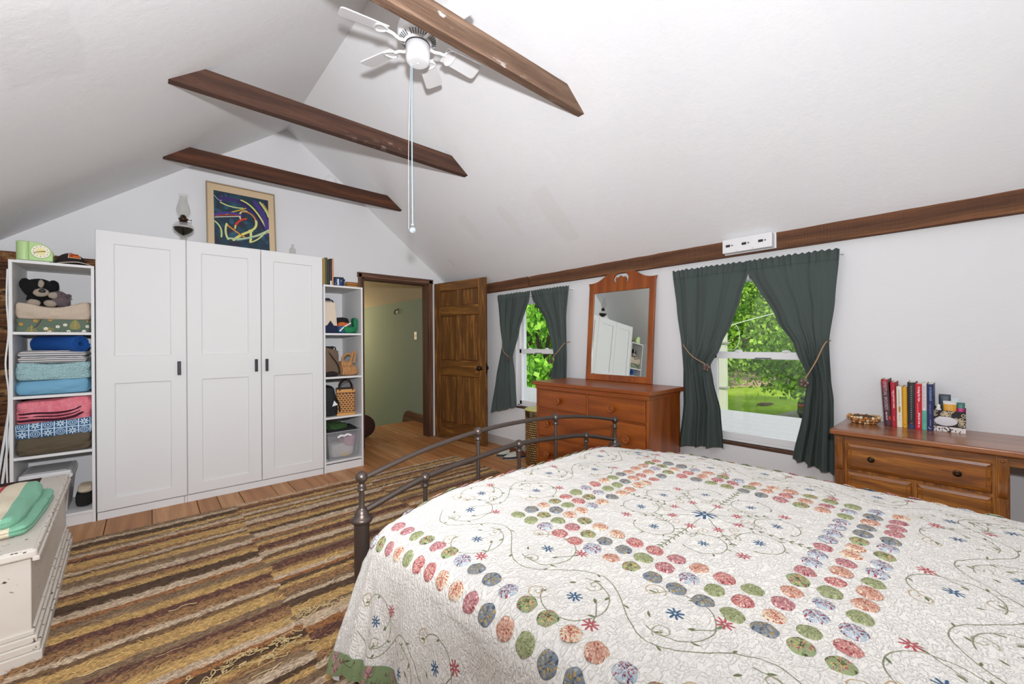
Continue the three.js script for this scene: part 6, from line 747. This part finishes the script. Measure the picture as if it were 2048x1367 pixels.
function leafyTree(label, [x, z], H, [rx, ry], cy, leaf, count, cols, seed, lobes = 26) {
  const t = thing('leafy_tree', label, 'tree', [x, GY, z], 0, 'trees beyond the windows'), r = rng(seed), bark = std(0x4d4035, 1), br = [bar([0, 0, 0], [0.1, cy * 0.8, 0.1], H * 0.03, H * 0.017, 10)]; const L = [];
  for (let k = 0; k < lobes; k++) { const a = r() * 6.283, e = Math.acos(1 - 2 * r()), q = 0.35 + 0.6 * Math.pow(r(), 0.6); L.push([Math.sin(e) * Math.cos(a) * rx * q, cy + Math.cos(e) * ry * q, Math.sin(e) * Math.sin(a) * rx * q, (0.22 + r() * 0.2) * Math.min(rx, ry)]); if (k % 2 === 0) br.push(bar([0.05, cy * (0.4 + 0.3 * r()), 0.05], L[k].slice(0, 3), H * 0.011, H * 0.003, 6)); }
  put('trunk_and_branches', merge(br), bark, t);
  const lg = new THREE.BufferGeometry(); lg.setAttribute('position', new THREE.Float32BufferAttribute([0, 0, 0, 0.38, 0.5, 0.1, 0, 1.05, 0.0, -0.38, 0.5, 0.1, 0, 0.5, -0.03], 3)); lg.setIndex([0, 1, 4, 1, 2, 4, 2, 3, 4, 3, 0, 4]); lg.computeVertexNormals();
  const im = new THREE.InstancedMesh(lg, phy(0xffffff, 0.7, { transmission: 0.3, thickness: 0, side: THREE.DoubleSide }), count); im.name = 'foliage'; im.userData.kind = 'stuff'; im.castShadow = im.receiveShadow = true; const m = new THREE.Matrix4(), q = new THREE.Quaternion(), E = new THREE.Euler(), c = new THREE.Color(), C = cols.map((h) => new THREE.Color(h));
  for (let i = 0; i < count; i++) { const o = L[Math.floor(r() * L.length)], a = r() * 6.283, e = Math.acos(1 - 2 * r()), d = o[3] * Math.pow(r(), 0.4); E.set(Math.PI * (0.6 + r() * 0.8), r() * 6.283, (r() - 0.5) * 1.4); q.setFromEuler(E); const s = leaf * (0.7 + r() * 0.6); m.compose(V(o[0] + Math.sin(e) * Math.cos(a) * d * 1.25, o[1] + Math.cos(e) * d * 0.8, o[2] + Math.sin(e) * Math.sin(a) * d * 1.25), q, V(s, s, s)); im.setMatrixAt(i, m); c.copy(C[Math.floor(r() * C.length)]).multiplyScalar(0.8 + r() * 0.4); im.setColorAt(i, c); } t.add(im);
}
const gA = [0x6f9a2c, 0x8cb83c, 0x58852a, 0xa5cc52], gB = [0x86b04c, 0x9cc45c, 0x729c40], gC = [0x7fc02e, 0x9ad840, 0x63a524, 0xb0e35a];
leafyTree('broad tree with drooping boughs left of the desk window', [22, -12.2], 9, [6.8, 3.9], 5.3, 0.2, 26000, gA, 3, 90); leafyTree('low-branched tree right of the desk window', [25, -3.6], 9, [5.6, 3.6], 5.0, 0.2, 20000, gA, 4, 70);
leafyTree('tall pale green tree behind the post', [30, -19], 15, [6, 6], 8.5, 0.42, 7000, gB, 5); leafyTree('tall tree with open boughs behind the lawn', [38, -16], 16, [7.5, 7], 8.5, 0.42, 9000, gB, 7); leafyTree('bushy tree at the right edge of the lawn', [41, -4.5], 14, [6.5, 6], 7.5, 0.42, 8000, gA, 9); leafyTree('tall tree at the back of the lane', [54, -22], 20, [9, 8.5], 11.5, 0.55, 8000, gB, 11); leafyTree('rounded tree beyond the gravel drive', [55, -9], 19, [9, 8.5], 10, 0.55, 9000, gB, 13); leafyTree('big tree left of the lane', [44, -28], 18, [8, 8], 10, 0.55, 6000, gA, 15); leafyTree('wide tree farthest to the left across the lawn', [32, -33], 16, [8, 7], 9, 0.5, 6000, gB, 19);
[[62, -14, 'low bush across the lane, left of three'], [62, -19, 'low bush across the lane, middle of three'], [61, -24, 'low bush across the lane, right of three']].forEach(([x, z, lb], i) => leafyTree(lb, [x, z], 4, [4, 3], 2.8, 0.5, 3500, gA, 31 + i, 20));
leafyTree('large-leaved bright tree close to the door-side window', [9.6, -9.4], 8, [2.3, 3.0], 4.6, 0.2, 7500, gC, 21, 44); leafyTree('dark leafy tree filling the door-side window', [14.5, -15.5], 11, [5, 4.8], 5.6, 0.28, 9000, gA, 23, 50); leafyTree('shaded tree behind the door-side window tree', [19, -24], 14, [7, 6], 7, 0.4, 7000, gA, 25);
{ // parked car
  const t = thing('parked_car', 'dark green car parked on the gravel, tail toward the window', 'car', [25.2, GY + 0.06, -5.25], 0.1), paint = phy(0x1f3a2f, 0.3, { clearcoat: 0.8 }), L = 4.4, w = 1.7, bs = new THREE.Shape(); bs.moveTo(0, 0.35); bs.lineTo(0, 0.8); bs.quadraticCurveTo(0.05, 0.98, 0.3, 1.0); bs.lineTo(0.75, 1.02); bs.quadraticCurveTo(1.1, 1.4, 1.5, 1.42); bs.lineTo(2.4, 1.4); bs.quadraticCurveTo(2.8, 1.3, 3.2, 0.98); bs.lineTo(4.1, 0.86); bs.quadraticCurveTo(4.4, 0.8, 4.4, 0.6); bs.lineTo(4.38, 0.3); bs.lineTo(0.05, 0.28); bs.closePath();
  put('car_body', plain(extr(bs, w, 0.08, 3)).translate(0, 0, -w / 2), paint, t); const gw = new THREE.Shape(); gw.moveTo(0.95, 1.03); gw.lineTo(1.25, 1.32); gw.lineTo(2.4, 1.33); gw.lineTo(2.95, 1.03); gw.closePath(); put('side_window', plain(extr(gw, w + 0.01, 0)).translate(0, 0, -w / 2 - 0.005), std(0x1a2022, 0.1), t); for (const [x, z] of [[0.85, w / 2 - 0.1], [0.85, -w / 2 + 0.1], [3.5, w / 2 - 0.1], [3.5, -w / 2 + 0.1]]) put('wheel', new THREE.CylinderGeometry(0.31, 0.31, 0.2, 24).rotateX(Math.PI / 2).translate(x, 0.31, z), std(0x151515, 0.8), t); for (const z of [-0.62, 0.62]) put('tail_lamp', bx(-0.03, 0.03, 0.72, 0.86, z - 0.2, z + 0.2, 0.02), std(0xb03028, 0.3), t); put('bumper', bx(-0.09, 0.1, 0.36, 0.58, -w / 2, w / 2, 0.05, 3), paint, t); put('rear_window', grid(8, 4, (u, v) => [0.8 + v * 0.5, 1.06 + v * 0.33, (u - 0.5) * 1.3]), std(0x1a2022, 0.1, { side: THREE.DoubleSide }), t);
}
renderer.render(scene, camera);
